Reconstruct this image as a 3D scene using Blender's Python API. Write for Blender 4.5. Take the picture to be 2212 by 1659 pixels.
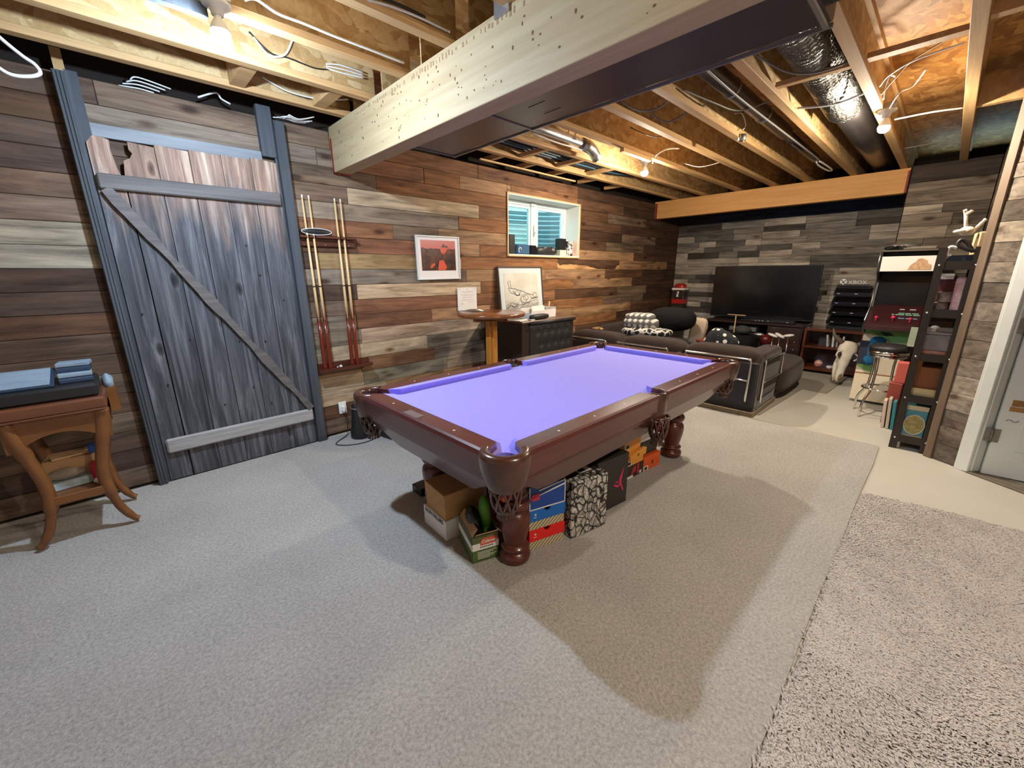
import bpy, math, random
import numpy as np
from mathutils import Vector, Matrix
random.seed(7)
for o in list(bpy.data.objects):
    bpy.data.objects.remove(o)
SC = bpy.context.scene
COL = SC.collection
PI = math.pi

# ------------------------------------------------------------------ camera
YAW, PITCH, ROLL = [math.radians(a) for a in (43.7256, 15.2723, -0.4315)]
_f = Vector((math.sin(YAW)*math.cos(PITCH), math.cos(YAW)*math.cos(PITCH), -math.sin(PITCH)))
_r = Vector((math.cos(YAW), -math.sin(YAW), 0))
_u = _r.cross(_f)
_r2 = math.cos(ROLL)*_r + math.sin(ROLL)*_u
_u2 = -math.sin(ROLL)*_r + math.cos(ROLL)*_u
cam = bpy.data.cameras.new('camera')
cam.sensor_fit = 'HORIZONTAL'
cam.sensor_width = 36.0
cam.lens = 36.0*876.4/2212.0
cam.clip_start = 0.02
camo = bpy.data.objects.new('camera', cam)
COL.objects.link(camo)
camo.matrix_world = Matrix(((_r2.x, _u2.x, -_f.x, 0.0), (_r2.y, _u2.y, -_f.y, 0.0), (_r2.z, _u2.z, -_f.z, 1.5), (0, 0, 0, 1)))
SC.camera = camo

# ------------------------------------------------------------------ world: overcast sky outside the basement window
W = bpy.data.worlds.new('sky'); SC.world = W; W.use_nodes = True
_bg = W.node_tree.nodes['Background']
_bg.inputs['Color'].default_value = (0.50, 0.84, 0.95, 1)
_bg.inputs['Strength'].default_value = 2.0
SC.view_settings.view_transform = 'Standard'
SC.view_settings.look = 'None'
SC.view_settings.gamma = 1.0
SC.view_settings.use_curve_mapping = False
SC.view_settings.exposure = 1.5
try:
    SC.cycles.use_denoising = True
    SC.cycles.max_bounces = 8
    SC.cycles.diffuse_bounces = 5
    SC.cycles.glossy_bounces = 3
    SC.cycles.sample_clamp_indirect = 6.0
except Exception:
    pass
BULB_COOL = ((0.72, 0.92, 1.16), 1150.0)
BULB_WARM = ((1.0, 0.89, 0.71), 1150.0)
BULB_BACK = ((1.0, 0.91, 0.76), 1000.0)

# ------------------------------------------------------------------ helpers
ORG = {}

def lin(r, g, b):
    def f(c):
        c /= 255.0
        return c/12.92 if c <= 0.04045 else ((c+0.055)/1.055)**2.4
    return (f(r), f(g), f(b), 1.0)

class MB:
    """collects shapes (world coordinates), then builds ONE mesh object"""
    def __init__(s, M=None):
        s.v = []; s.f = []; s.sm = []; s.M = M or Matrix.Identity(4)
    def add(s, vs, fs, smooth=False):
        o = len(s.v)
        s.v += [s.M @ Vector(v) for v in vs]
        s.f += [[i+o for i in f] for f in fs]
        s.sm += [smooth]*len(fs)
        return s
    def box(s, x0, x1, y0, y1, z0, z1, b=0.0):
        if x0 > x1: x0, x1 = x1, x0
        if y0 > y1: y0, y1 = y1, y0
        if z0 > z1: z0, z1 = z1, z0
        b = min(b, (x1-x0)*.45, (y1-y0)*.45, (z1-z0)*.45)
        if b <= 0:
            vs = [(x, y, z) for z in (z0, z1) for y in (y0, y1) for x in (x0, x1)]
            return s.add(vs, [(0, 2, 3, 1), (4, 5, 7, 6), (0, 1, 5, 4), (2, 6, 7, 3), (0, 4, 6, 2), (1, 3, 7, 5)])
        vs = []; idx = {}
        for k, (sx, sy, sz) in enumerate([(a, c, d) for d in (0, 1) for c in (0, 1) for a in (0, 1)]):
            X = (x0, x1)[sx]; Y = (y0, y1)[sy]; Z = (z0, z1)[sz]
            ix = b if sx == 0 else -b; iy = b if sy == 0 else -b; iz = b if sz == 0 else -b
            for ax, p in enumerate(((X, Y+iy, Z+iz), (X+ix, Y, Z+iz), (X+ix, Y+iy, Z))):
                idx[(sx, sy, sz, ax)] = len(vs); vs.append(p)
        fs = []
        g = lambda a, c, d, ax: idx[(a, c, d, ax)]
        for q, ax in ((0, 0), (1, 0)):
            l = [g(q, 0, 0, 0), g(q, 1, 0, 0), g(q, 1, 1, 0), g(q, 0, 1, 0)]; fs.append(l if q else l[::-1])
            l = [g(0, q, 0, 1), g(1, q, 0, 1), g(1, q, 1, 1), g(0, q, 1, 1)]; fs.append(l[::-1] if q else l)
            l = [g(0, 0, q, 2), g(1, 0, q, 2), g(1, 1, q, 2), g(0, 1, q, 2)]; fs.append(l if q else l[::-1])
        for a in (0, 1):
            for c in (0, 1):
                l = [g(a, c, 0, 0), g(a, c, 1, 0), g(a, c, 1, 1), g(a, c, 0, 1)]; fs.append(l if (a == c) else l[::-1])
                l = [g(a, 0, c, 0), g(a, 0, c, 2), g(a, 1, c, 2), g(a, 1, c, 0)]; fs.append(l if (a == c) else l[::-1])
                l = [g(0, a, c, 1), g(1, a, c, 1), g(1, a, c, 2), g(0, a, c, 2)]; fs.append(l if (a == c) else l[::-1])
        for a in (0, 1):
            for c in (0, 1):
                for d in (0, 1):
                    l = [g(a, c, d, 0), g(a, c, d, 1), g(a, c, d, 2)]; fs.append(l if (a+c+d) % 2 else l[::-1])
        return s.add(vs, fs)
    def hexa(s, pts):
        """8 points: bottom 4 counter-clockwise, top 4"""
        return s.add(pts, [(3, 2, 1, 0), (4, 5, 6, 7), (0, 1, 5, 4), (1, 2, 6, 5), (2, 3, 7, 6), (3, 0, 4, 7)])
    def tube(s, pts, r, n=8, closed=False, caps=True):
        P = [Vector(p) for p in pts]
        m = len(P); rr = r if isinstance(r, (list, tuple)) else [r]*m
        T = []
        for i in range(m):
            if closed: t = P[(i+1) % m]-P[i-1]
            else: t = P[min(i+1, m-1)]-P[max(i-1, 0)]
            T.append(t.normalized() if t.length > 1e-9 else Vector((0, 0, 1)))
        a = Vector((0, 0, 1)) if abs(T[0].z) < .9 else Vector((1, 0, 0))
        nrm = T[0].cross(a).normalized()
        vs = []
        for i in range(m):
            nrm = (nrm - T[i]*nrm.dot(T[i]))
            nrm = nrm.normalized() if nrm.length > 1e-6 else T[i].orthogonal().normalized()
            bi = T[i].cross(nrm)
            for k in range(n):
                t = 2*PI*k/n
                vs.append(P[i]+nrm*math.cos(t)*rr[i]+bi*math.sin(t)*rr[i])
        fs = []
        for i in range(m if closed else m-1):
            j = (i+1) % m
            for k in range(n):
                l = (k+1) % n
                fs.append((i*n+k, i*n+l, j*n+l, j*n+k))
        s.add(vs, fs, True)
        if caps and not closed:
            o = len(s.v)-len(vs)
            s.f += [[o+k for k in range(n)][::-1], [o+(m-1)*n+k for k in range(n)]]; s.sm += [False, False]
        return s
    def cyl(s, p0, p1, r0, r1=None, n=16):
        return s.tube([p0, p1], [r0, r0 if r1 is None else r1], n)
    def lathe(s, prof, c=(0, 0, 0), n=24, a0=0.0, a1=2*PI, smooth=True):
        full = abs(a1-a0-2*PI) < 1e-6
        m = n if full else n+1
        vs = []
        for (r, z) in prof:
            for k in range(m):
                t = a0+(a1-a0)*k/n
                vs.append((c[0]+r*math.cos(t), c[1]+r*math.sin(t), c[2]+z))
        fs = []
        for i in range(len(prof)-1):
            for k in range(n):
                l = (k+1) % m
                fs.append((i*m+k, i*m+l, (i+1)*m+l, (i+1)*m+k))
        s.add(vs, fs, smooth)
        if full:
            o = len(s.v)-len(vs)
            if prof[0][0] > 1e-5: s.f.append([o+k for k in range(m)][::-1]); s.sm.append(False)
            if prof[-1][0] > 1e-5: s.f.append([o+(len(prof)-1)*m+k for k in range(m)]); s.sm.append(False)
        return s
    def prism(s, poly, axis, a, b):
        n = len(poly)
        def pt(p, h):
            return {'x': (h, p[0], p[1]), 'y': (p[0], h, p[1]), 'z': (p[0], p[1], h)}[axis]
        vs = [pt(p, a) for p in poly]+[pt(p, b) for p in poly]
        ar = sum(poly[i][0]*poly[(i+1) % n][1]-poly[(i+1) % n][0]*poly[i][1] for i in range(n))
        flip = (ar < 0) ^ (axis == 'y') ^ (b < a)
        fs = [list(range(n))[::-1], list(range(n, 2*n))]+[(i, (i+1) % n, n+(i+1) % n, n+i) for i in range(n)]
        if flip: fs = [list(f)[::-1] for f in fs]
        return s.add(vs, fs)
    def grid(s, fn, nu, nv, smooth=True, cu=False, cv=False):
        mu = nu if cu else nu+1; mv = nv if cv else nv+1
        vs = [fn(i/nu, j/nv) for i in range(mu) for j in range(mv)]
        fs = []
        for i in range(nu):
            for j in range(nv):
                fs.append((i*mv+j, ((i+1) % mu)*mv+j, ((i+1) % mu)*mv+(j+1) % mv, i*mv+(j+1) % mv))
        return s.add(vs, fs, smooth)
    def sphere(s, c, r, nu=16, nv=10, e=1.0, e2=None, jit=0.0, seed=0):
        """(super)ellipsoid"""
        r = r if isinstance(r, (tuple, list)) else (r, r, r)
        e2 = e if e2 is None else e2
        rnd = random.Random(seed)
        pw = lambda q, k: math.copysign(abs(q)**k, q)
        vs = []
        for j in range(nv+1):
            ph = -PI/2+PI*j/nv
            for i in range(nu):
                t = 2*PI*i/nu
                k = 1+jit*(rnd.random()-.5)
                vs.append((c[0]+k*r[0]*pw(math.cos(ph), e2)*pw(math.cos(t), e),
                           c[1]+k*r[1]*pw(math.cos(ph), e2)*pw(math.sin(t), e),
                           c[2]+k*r[2]*pw(math.sin(ph), e2)))
        fs = [(j*nu+i, j*nu+(i+1) % nu, (j+1)*nu+(i+1) % nu, (j+1)*nu+i) for j in range(nv) for i in range(nu)]
        return s.add(vs, fs, True)
    def build(s, name, m, parent=None, origin=None, color=None):
        me = bpy.data.meshes.new(name)
        if parent is not None: org = ORG[parent.name]
        elif origin is not None: org = Vector(origin)
        else:
            xs = [v.x for v in s.v]; ys = [v.y for v in s.v]; zs = [v.z for v in s.v]
            org = Vector(((min(xs)+max(xs))/2, (min(ys)+max(ys))/2, min(zs)))
        me.from_pydata([tuple(v-org) for v in s.v], [], s.f)
        me.update()
        if any(s.sm): me.polygons.foreach_set('use_smooth', s.sm)
        o = bpy.data.objects.new(name, me)
        COL.objects.link(o)
        if m is not None: me.materials.append(m)
        if parent is not None: o.parent = parent
        else: o.location = org
        ORG[o.name] = org
        if color: o.color = color
        return o

def rotz(c, deg):
    return Matrix.Translation(Vector(c)) @ Matrix.Rotation(math.radians(deg), 4, 'Z')

def thing(name, label, cat, loc, group=None):
    o = bpy.data.objects.new(name, None); COL.objects.link(o)
    o.empty_display_size = .05
    o.location = loc; ORG[o.name] = Vector(loc)
    o['label'] = label; o['category'] = cat
    if group: o['group'] = group
    return o

def tag(o, label, cat, group=None):
    o['label'] = label; o['category'] = cat
    if group: o['group'] = group
    return o

def struct(o, label=None):
    o['kind'] = 'structure'
    if label: o['label'] = label
    return o

def text(name, body, size, m, M, parent, depth=.001, shear=0.0, space=1.0, lines=1.0):
    cu = bpy.data.curves.new(name, 'FONT')
    cu.body = body; cu.size = size; cu.extrude = depth; cu.align_x = 'CENTER'; cu.align_y = 'CENTER'; cu.shear = shear
    cu.space_character = space; cu.space_line = lines
    cu.resolution_u = 3
    t = bpy.data.objects.new(name, cu); COL.objects.link(t)
    dg = bpy.context.evaluated_depsgraph_get(); dg.update()
    me = bpy.data.meshes.new_from_object(t.evaluated_get(dg))
    bpy.data.objects.remove(t); bpy.data.curves.remove(cu)
    org = ORG[parent.name]
    me.transform(Matrix.Translation(-org) @ M)
    o = bpy.data.objects.new(name, me); COL.objects.link(o)
    me.materials.clear(); me.materials.append(m)
    o.parent = parent; ORG[o.name] = org
    return o

def frame_m(c, right, up):
    """matrix with local x = right, y = up at c"""
    r = Vector(right).normalized(); u = Vector(up).normalized(); n = r.cross(u)
    return Matrix(((r.x, u.x, n.x, c[0]), (r.y, u.y, n.y, c[1]), (r.z, u.z, n.z, c[2]), (0, 0, 0, 1)))

# ------------------------------------------------------------------ materials
def nodes(name):
    m = bpy.data.materials.new(name); m.use_nodes = True
    nt = m.node_tree
    return m, nt, nt.nodes['Principled BSDF']

def N(nt, t, **kw):
    n = nt.nodes.new(t)
    for k, v in kw.items():
        if k.startswith('i_'):
            key = k[2:]
            n.inputs[int(key) if key.isdigit() else key].default_value = v
        else: setattr(n, k, v)
    return n

def ramp(nt, fac, stops, interp='LINEAR'):
    r = nt.nodes.new('ShaderNodeValToRGB'); r.color_ramp.interpolation = interp
    e = r.color_ramp.elements
    while len(e) < len(stops): e.new(.5)
    for k, (p, c) in enumerate(stops):
        e[k].position = p; e[k].color = c if len(c) == 4 else (*c, 1)
    nt.links.new(fac, r.inputs[0])
    return r.outputs[0]

def coords(nt, scale=(1, 1, 1), rnd=False, out='Object'):
    tc = N(nt, 'ShaderNodeTexCoord')
    v = tc.outputs[out]
    if rnd:
        oi = N(nt, 'ShaderNodeObjectInfo')
        ml = N(nt, 'ShaderNodeVectorMath', operation='SCALE'); ml.inputs[0].default_value = (31.0, 17.0, 23.0)
        nt.links.new(oi.outputs['Random'], ml.inputs['Scale'])
        ad = N(nt, 'ShaderNodeVectorMath', operation='ADD')
        nt.links.new(v, ad.inputs[0]); nt.links.new(ml.outputs[0], ad.inputs[1]); v = ad.outputs[0]
    mp = N(nt, 'ShaderNodeVectorMath', operation='MULTIPLY'); mp.inputs[1].default_value = scale
    nt.links.new(v, mp.inputs[0])
    return mp.outputs[0]

def noise_n(nt, vec, scale=1.0, detail=4.0, rough=.55, dist=0.0):
    n = N(nt, 'ShaderNodeTexNoise'); n.inputs['Scale'].default_value = scale; n.inputs['Detail'].default_value = detail
    n.inputs['Roughness'].default_value = rough; n.inputs['Distortion'].default_value = dist
    nt.links.new(vec, n.inputs['Vector'])
    return n.outputs['Fac']

def mixc(nt, fac, a, b, mode='MIX'):
    m = N(nt, 'ShaderNodeMix', data_type='RGBA', blend_type=mode)
    for sock, val in ((m.inputs[0], fac), (m.inputs[6], a), (m.inputs[7], b)):
        if hasattr(val, 'links'): nt.links.new(val, sock)
        else: sock.default_value = val
    return m.outputs[2]

def bump(nt, b, h, strength=.2, dist=.01):
    n = N(nt, 'ShaderNodeBump'); n.inputs['Strength'].default_value = strength; n.inputs['Distance'].default_value = dist
    nt.links.new(h, n.inputs['Height']); nt.links.new(n.outputs[0], b.inputs['Normal'])

def mat(name, col, rough=.5, metal=0.0, col2=None, vs=(6, 6, 6), contrast=.25, bmp=0.0, bscale=None, bdist=.004, coat=0.0, emit=None, spec=.5, rnd=False, sheen=0.0):
    m, nt, b = nodes(name)
    if len(col) == 3: col = (*col, 1)
    b.inputs['Base Color'].default_value = col
    b.inputs['Roughness'].default_value = rough
    b.inputs['Metallic'].default_value = metal
    b.inputs['Specular IOR Level'].default_value = spec
    b.inputs['Coat Weight'].default_value = coat
    b.inputs['Coat Roughness'].default_value = .12
    b.inputs['Sheen Weight'].default_value = sheen
    vec = coords(nt, vs, rnd)
    if col2 is not None:
        if len(col2) == 3: col2 = (*col2, 1)
        f = noise_n(nt, vec, 1.0, 5, .6)
        r = ramp(nt, f, [(.5-contrast, (0, 0, 0)), (.5+contrast, (1, 1, 1))])
        nt.links.new(mixc(nt, r, col, col2), b.inputs['Base Color'])
    if bmp > 0:
        f = noise_n(nt, coords(nt, bscale or vs, rnd), 1.0, 4, .6)
        bump(nt, b, f, bmp, bdist)
    if emit:
        b.inputs['Emission Color'].default_value = (*emit[0], 1); b.inputs['Emission Strength'].default_value = emit[1]
    return m

def plank_mat(name, axis, rough=.72, dark=.40, spec=.3):
    """weathered board; the colour of each board comes from its own object colour"""
    m, nt, b = nodes(name)
    st = {'x': (1.6, 26, 26), 'y': (26, 1.6, 26), 'z': (22, 22, 1.3)}[axis]
    st2 = {'x': (.9, 5, 5), 'y': (5, .9, 5), 'z': (5, 5, .8)}[axis]
    st3 = {'x': (2.2, 5.5, 5.5), 'y': (5.5, 2.2, 5.5), 'z': (5, 5, 2.0)}[axis]
    oi = N(nt, 'ShaderNodeObjectInfo')
    g = noise_n(nt, coords(nt, st, True), 1.0, 7, .65, .6)
    bl = noise_n(nt, coords(nt, st2, True), 1.6, 5, .6, 1.2)
    gr = ramp(nt, g, [(.30, (dark, dark, dark)), (.48, (.92, .92, .92)), (.70, (1.30, 1.27, 1.22))])
    c = mixc(nt, 1.0, oi.outputs['Color'], gr, 'MULTIPLY')
    br = ramp(nt, bl, [(.30, (.50, .43, .38)), (.48, (.95, .93, .91)), (.68, (1.38, 1.37, 1.36))])
    c = mixc(nt, .9, c, br, 'MULTIPLY')
    vo = N(nt, 'ShaderNodeTexVoronoi'); vo.inputs['Scale'].default_value = 1.0
    nt.links.new(coords(nt, st3, True), vo.inputs['Vector'])
    kn = ramp(nt, vo.outputs['Distance'], [(.06, (.12, .08, .06)), (.12, (.55, .46, .40)), (.15, (.85, .8, .76)), (.22, (1, 1, 1))])
    c = mixc(nt, .85, c, kn, 'MULTIPLY')
    nt.links.new(c, b.inputs['Base Color'])
    b.inputs['Roughness'].default_value = rough
    b.inputs['Specular IOR Level'].default_value = spec
    bump(nt, b, g, .35, .004)
    return m

def osb_mat(name, c1, c2, c3):
    m, nt, b = nodes(name)
    vo = N(nt, 'ShaderNodeTexVoronoi'); vo.inputs['Scale'].default_value = 1.0; vo.inputs['Randomness'].default_value = 1.0
    nz = N(nt, 'ShaderNodeTexNoise'); nz.inputs['Scale'].default_value = 3.0
    v = coords(nt, (10, 22, 24))
    nt.links.new(coords(nt, (1, 1, 1)), nz.inputs['Vector'])
    ad = N(nt, 'ShaderNodeVectorMath', operation='MULTIPLY_ADD'); ad.inputs[1].default_value = (6, 6, 6)
    nt.links.new(nz.outputs['Color'], ad.inputs[0]); nt.links.new(v, ad.inputs[2])
    nt.links.new(ad.outputs[0], vo.inputs['Vector'])
    sp = N(nt, 'ShaderNodeSeparateColor'); nt.links.new(vo.outputs['Color'], sp.inputs[0])
    c = ramp(nt, sp.outputs[0], [(0, c1), (.5, c2), (1, c3)])
    f = noise_n(nt, coords(nt, (60, 60, 60)), 1, 3)
    c = mixc(nt, .35, c, ramp(nt, f, [(.3, (.6, .6, .6)), (.7, (1.2, 1.2, 1.2))]), 'MULTIPLY')
    nt.links.new(c, b.inputs['Base Color'])
    b.inputs['Roughness'].default_value = .7
    bump(nt, b, sp.outputs[1], .25, .003)
    return m

M = {}
M['plank_x'] = plank_mat('weathered_plank_x', 'x')
M['plank_y'] = plank_mat('weathered_plank_y', 'y')
M['backing'] = mat('dark_backing', lin(34, 24, 18), .9)
M['concrete'] = mat('concrete', lin(120, 116, 110), .9, col2=lin(88, 86, 82), vs=(4, 4, 4), bmp=.2)
M['osb'] = osb_mat('osb_web', lin(166, 130, 80), lin(184, 150, 100), lin(204, 176, 130))
M['subfloor'] = osb_mat('osb_subfloor', lin(150, 100, 48), lin(176, 124, 62), lin(198, 150, 84))
M['flange'] = mat('flange_lumber', lin(198, 162, 112), .7, col2=lin(170, 128, 82), vs=(2, 30, 30), bmp=.2, bscale=(3, 60, 60), rnd=True)
M['lumber_y'] = mat('spruce_beam', lin(190, 172, 138), .65, col2=lin(164, 138, 98), vs=(18, 1.2, 22), contrast=.3, bmp=.15, bscale=(40, 3, 40))
M['lumber_x'] = mat('spruce_block', lin(205, 168, 116), .7, col2=lin(176, 132, 84), vs=(2, 20, 20), rnd=True)
M['red_paint'] = mat('red_paint', lin(150, 18, 26), .6, col2=lin(110, 12, 18), vs=(20, 20, 20))
M['duct'] = mat('dark_duct_steel', (.10, .088, .085), .33, .85, col2=(.16, .14, .135), vs=(3, 1, 3), contrast=.3)
M['duct_edge'] = mat('duct_seam', (.45, .42, .38), .35, .9)
M['galv'] = mat('galvanised_steel', (.55, .55, .54), .32, .9, col2=(.4, .4, .4), vs=(9, 9, 9))
M['foil'] = mat('crinkled_foil', (.22, .21, .195), .36, 1.0, bmp=.9, bscale=(26, 60, 60), bdist=.02)
M['black'] = mat('black_plastic', (.012, .012, .013), .42)
M['black_gloss'] = mat('black_gloss', (.008, .008, .009), .12)
M['black_cloth'] = mat('black_cloth', (.010, .009, .009), .95, spec=.1)
M['black_leather'] = mat('black_leather', (.018, .016, .017), .48, bmp=.25, bscale=(40, 40, 40))
M['white_cable'] = mat('white_cable', lin(222, 222, 218), .45)
M['grey_cable'] = mat('grey_cable', lin(120, 116, 112), .5)
M['blue_cable'] = mat('blue_cable', lin(60, 92, 112), .45)
M['white_paint'] = mat('white_paint', lin(226, 228, 222), .42, col2=lin(214, 216, 210), vs=(3, 3, 3))
M['white_plastic'] = mat('white_plastic', lin(235, 236, 234), .35)
M['porcelain'] = mat('porcelain', lin(225, 222, 214), .25)
M['chrome'] = mat('chrome', (.82, .80, .77), .10, 1.0)
M['steel'] = mat('brushed_steel', (.5, .49, .47), .3, 1.0)
M['screw'] = mat('bolt_head', (.8, .79, .76), .3, .8)
def glass_mat():
    m = bpy.data.materials.new('window_glass'); m.use_nodes = True
    nt = m.node_tree; nt.nodes.clear()
    o = N(nt, 'ShaderNodeOutputMaterial'); mx = N(nt, 'ShaderNodeMixShader'); mx.inputs[0].default_value = .06
    t = N(nt, 'ShaderNodeBsdfTransparent'); t.inputs[0].default_value = (.86, .97, .98, 1)
    g = N(nt, 'ShaderNodeBsdfGlossy'); g.inputs['Roughness'].default_value = .02
    nt.links.new(t.outputs[0], mx.inputs[1]); nt.links.new(g.outputs[0], mx.inputs[2]); nt.links.new(mx.outputs[0], o.inputs[0])
    return m
M['glass'] = glass_mat()
# ------------------------------------------------------------------ floor and carpets
M['floor'] = mat('painted_concrete_floor', lin(192, 186, 175), .7, col2=lin(182, 176, 164), vs=(2, 2, 2), bmp=.08, bscale=(30, 30, 30))
def carpet_mat(name, c1, c2, sc, bd, big=(.9, .9, .9)):
    m, nt, b = nodes(name)
    f = noise_n(nt, coords(nt, (sc, sc, sc)), 1, 4, .75)
    g = noise_n(nt, coords(nt, big), 2.0, 3, .5)
    c = ramp(nt, f, [(.3, c1), (.68, c2)])
    c = mixc(nt, 1.0, c, ramp(nt, g, [(.3, (.90, .90, .90)), (.7, (1.06, 1.06, 1.06))]), 'MULTIPLY')
    nt.links.new(c, b.inputs['Base Color'])
    b.inputs['Roughness'].default_value = .95
    b.inputs['Specular IOR Level'].default_value = .1
    b.inputs['Sheen Weight'].default_value = .15
    bump(nt, b, f, .9, bd)
    return m
M['carpet'] = carpet_mat('grey_carpet_pile', lin(150, 144, 138), lin(200, 195, 188), 75, .012)
M['carpet2'] = carpet_mat('grey_mat_pile', lin(128, 120, 108), lin(160, 152, 140), 70, .006)
M['shag'] = mat('shag_rug_pile', lin(176, 168, 162), .95, col2=lin(198, 190, 184), vs=(5, 5, 5), spec=.1)
M['shag_base'] = mat('shag_rug_backing', lin(158, 150, 144), .95, spec=.1)

struct(MB().box(-2.8, 8.6, -3.2, 4.0, -.12, 0).build('floor', M['floor'], origin=(0, 0, 0)), 'smooth beige painted basement floor')

def slab_outline(pts, z0, z1):
    return MB().prism(pts, 'z', z0, z1)
rnd = random.Random(3)
edge = []
# wobbling cut edges of the big grey carpet
for k in range(15):
    edge.append((4.60+rnd.uniform(-.008, .008), 3.76-k*(3.76-.15)/14))
for k in range(1, 16):
    edge.append((4.60-k*7.0/15, .146+rnd.uniform(-.006, .006)))
tag(MB().prism([(-2.4, 3.76)]+edge, 'z', .001, .012).build('carpet', M['carpet'], origin=(0, 0, 0)),
    'large cut piece of grey low pile carpet under the pool table', 'carpet')
tag(MB().prism([(4.78, 1.14), (6.3, 1.06), (6.25, .80), (7.75, .74), (7.8, 3.7), (4.75, 3.7)], 'z', .001, .009).build('carpet', M['carpet2'], origin=(5, 1, 0)),
    'darker grey carpet offcut under the brown sofa', 'carpet')

def shag(name, label, pts, n, seed, h=.019):
    o = thing(name, label, 'rug', (pts[0][0], pts[0][1], 0))
    MB().prism(pts, 'z', .001, .010).build('backing', M['shag_base'], o)
    rr = np.random.RandomState(seed)
    P = np.array(pts)
    x0, y0 = P.min(0); x1, y1 = P.max(0)
    xs = rr.uniform(x0, x1, n*2); ys = rr.uniform(y0, y1, n*2)
    ins = np.zeros(len(xs), bool); j = len(P)-1
    for i in range(len(P)):
        c = ((P[i, 1] > ys) != (P[j, 1] > ys)) & (xs < (P[j, 0]-P[i, 0])*(ys-P[i, 1])/(P[j, 1]-P[i, 1]+1e-12)+P[i, 0])
        ins ^= c; j = i
    xs = xs[ins][:n]; ys = ys[ins][:n]; k = len(xs)
    # pile leans in patches (brushed look)
    lean = .9+1.1*np.sin(xs*2.3+1.5*np.sin(ys*3.1))+.8*np.sin(ys*4.2-xs*1.7)
    ang = lean+rr.normal(0, .7, k); ln = h*rr.uniform(.7, 1.5, k); wd = .0034*rr.uniform(.7, 1.4, k)
    hz = h*rr.uniform(.45, 1.0, k)
    dx, dy = np.cos(ang), np.sin(ang)
    v = np.zeros((k, 5, 3))
    for q, (a, w, z) in enumerate(((0, -1, .006), (0, 1, .006), (.55, 1, 0), (.55, -1, 0), (1.25, 0, 0))):
        v[:, q, 0] = xs+dx*ln*a-dy*wd*w; v[:, q, 1] = ys+dy*ln*a+dx*wd*w
        v[:, q, 2] = z if q < 2 else (.006+hz*(.85 if q < 4 else .75))
    org = np.array(ORG[o.name])
    v = v.reshape(-1, 3)-org
    i0 = (np.arange(k)*5)[:, None]
    quads = i0+np.array([[0, 1, 2, 3]]); tris = i0+np.array([[3, 2, 4]])
    me = bpy.data.meshes.new('pile')
    me.from_pydata(v.tolist(), [], quads.tolist()+tris.tolist()); me.update()
    me.materials.append(M['shag'])
    p = bpy.data.objects.new('pile', me); COL.objects.link(p); p.parent = o; p['kind'] = 'stuff'; ORG[p.name] = ORG[o.name]
    return o
shag('shag_rug', 'grey shag rug running toward the white door', [(1.74, .135), (3.50, .125), (3.56, -.30), (3.60, -.95), (1.88, -.95), (1.765, -.50)], 120000, 5)
shag('shag_rug', 'grey shag rug nearest the camera at lower right', [(-.4, .14), (1.732, .135), (1.758, -.50), (1.873, -.95), (-.4, -.95)], 75000, 9)

# ------------------------------------------------------------------ walls
WIN = (3.60, 5.01, 1.717, 2.423)      # opening in the plank wall
def cut(x0, x1, z0, z1):
    a, b, c, d = WIN
    if x1 <= a or x0 >= b or z1 <= c or z0 >= d: return [(x0, x1, z0, z1)]
    r = []
    if x0 < a: r.append((x0, a, z0, z1))
    if x1 > b: r.append((b, x1, z0, z1))
    xa, xb = max(x0, a), min(x1, b)
    if z1 > d: r.append((xa, xb, d, z1))
    if z0 < c: r.append((xa, xb, z0, c))
    return [q for q in r if q[1]-q[0] > .01 and q[3]-q[2] > .008]

wl = MB()
for q in ((-2.7, 3.6, 3.845, 4.09, 0, 2.655), (5.01, 8.5, 3.845, 4.09, 0, 2.655), (3.6, 5.01, 3.845, 4.09, 0, 1.70), (3.6, 5.01, 3.845, 4.09, 2.44, 2.655), (-2.7, 8.5, 3.98, 4.09, 2.655, 3.0)):
    wl.box(*q)
wl = struct(wl.build('wall_left', M['backing'], origin=(0, 3.845, 0)), 'wall clad in mixed brown and grey reclaimed planks')

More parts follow.
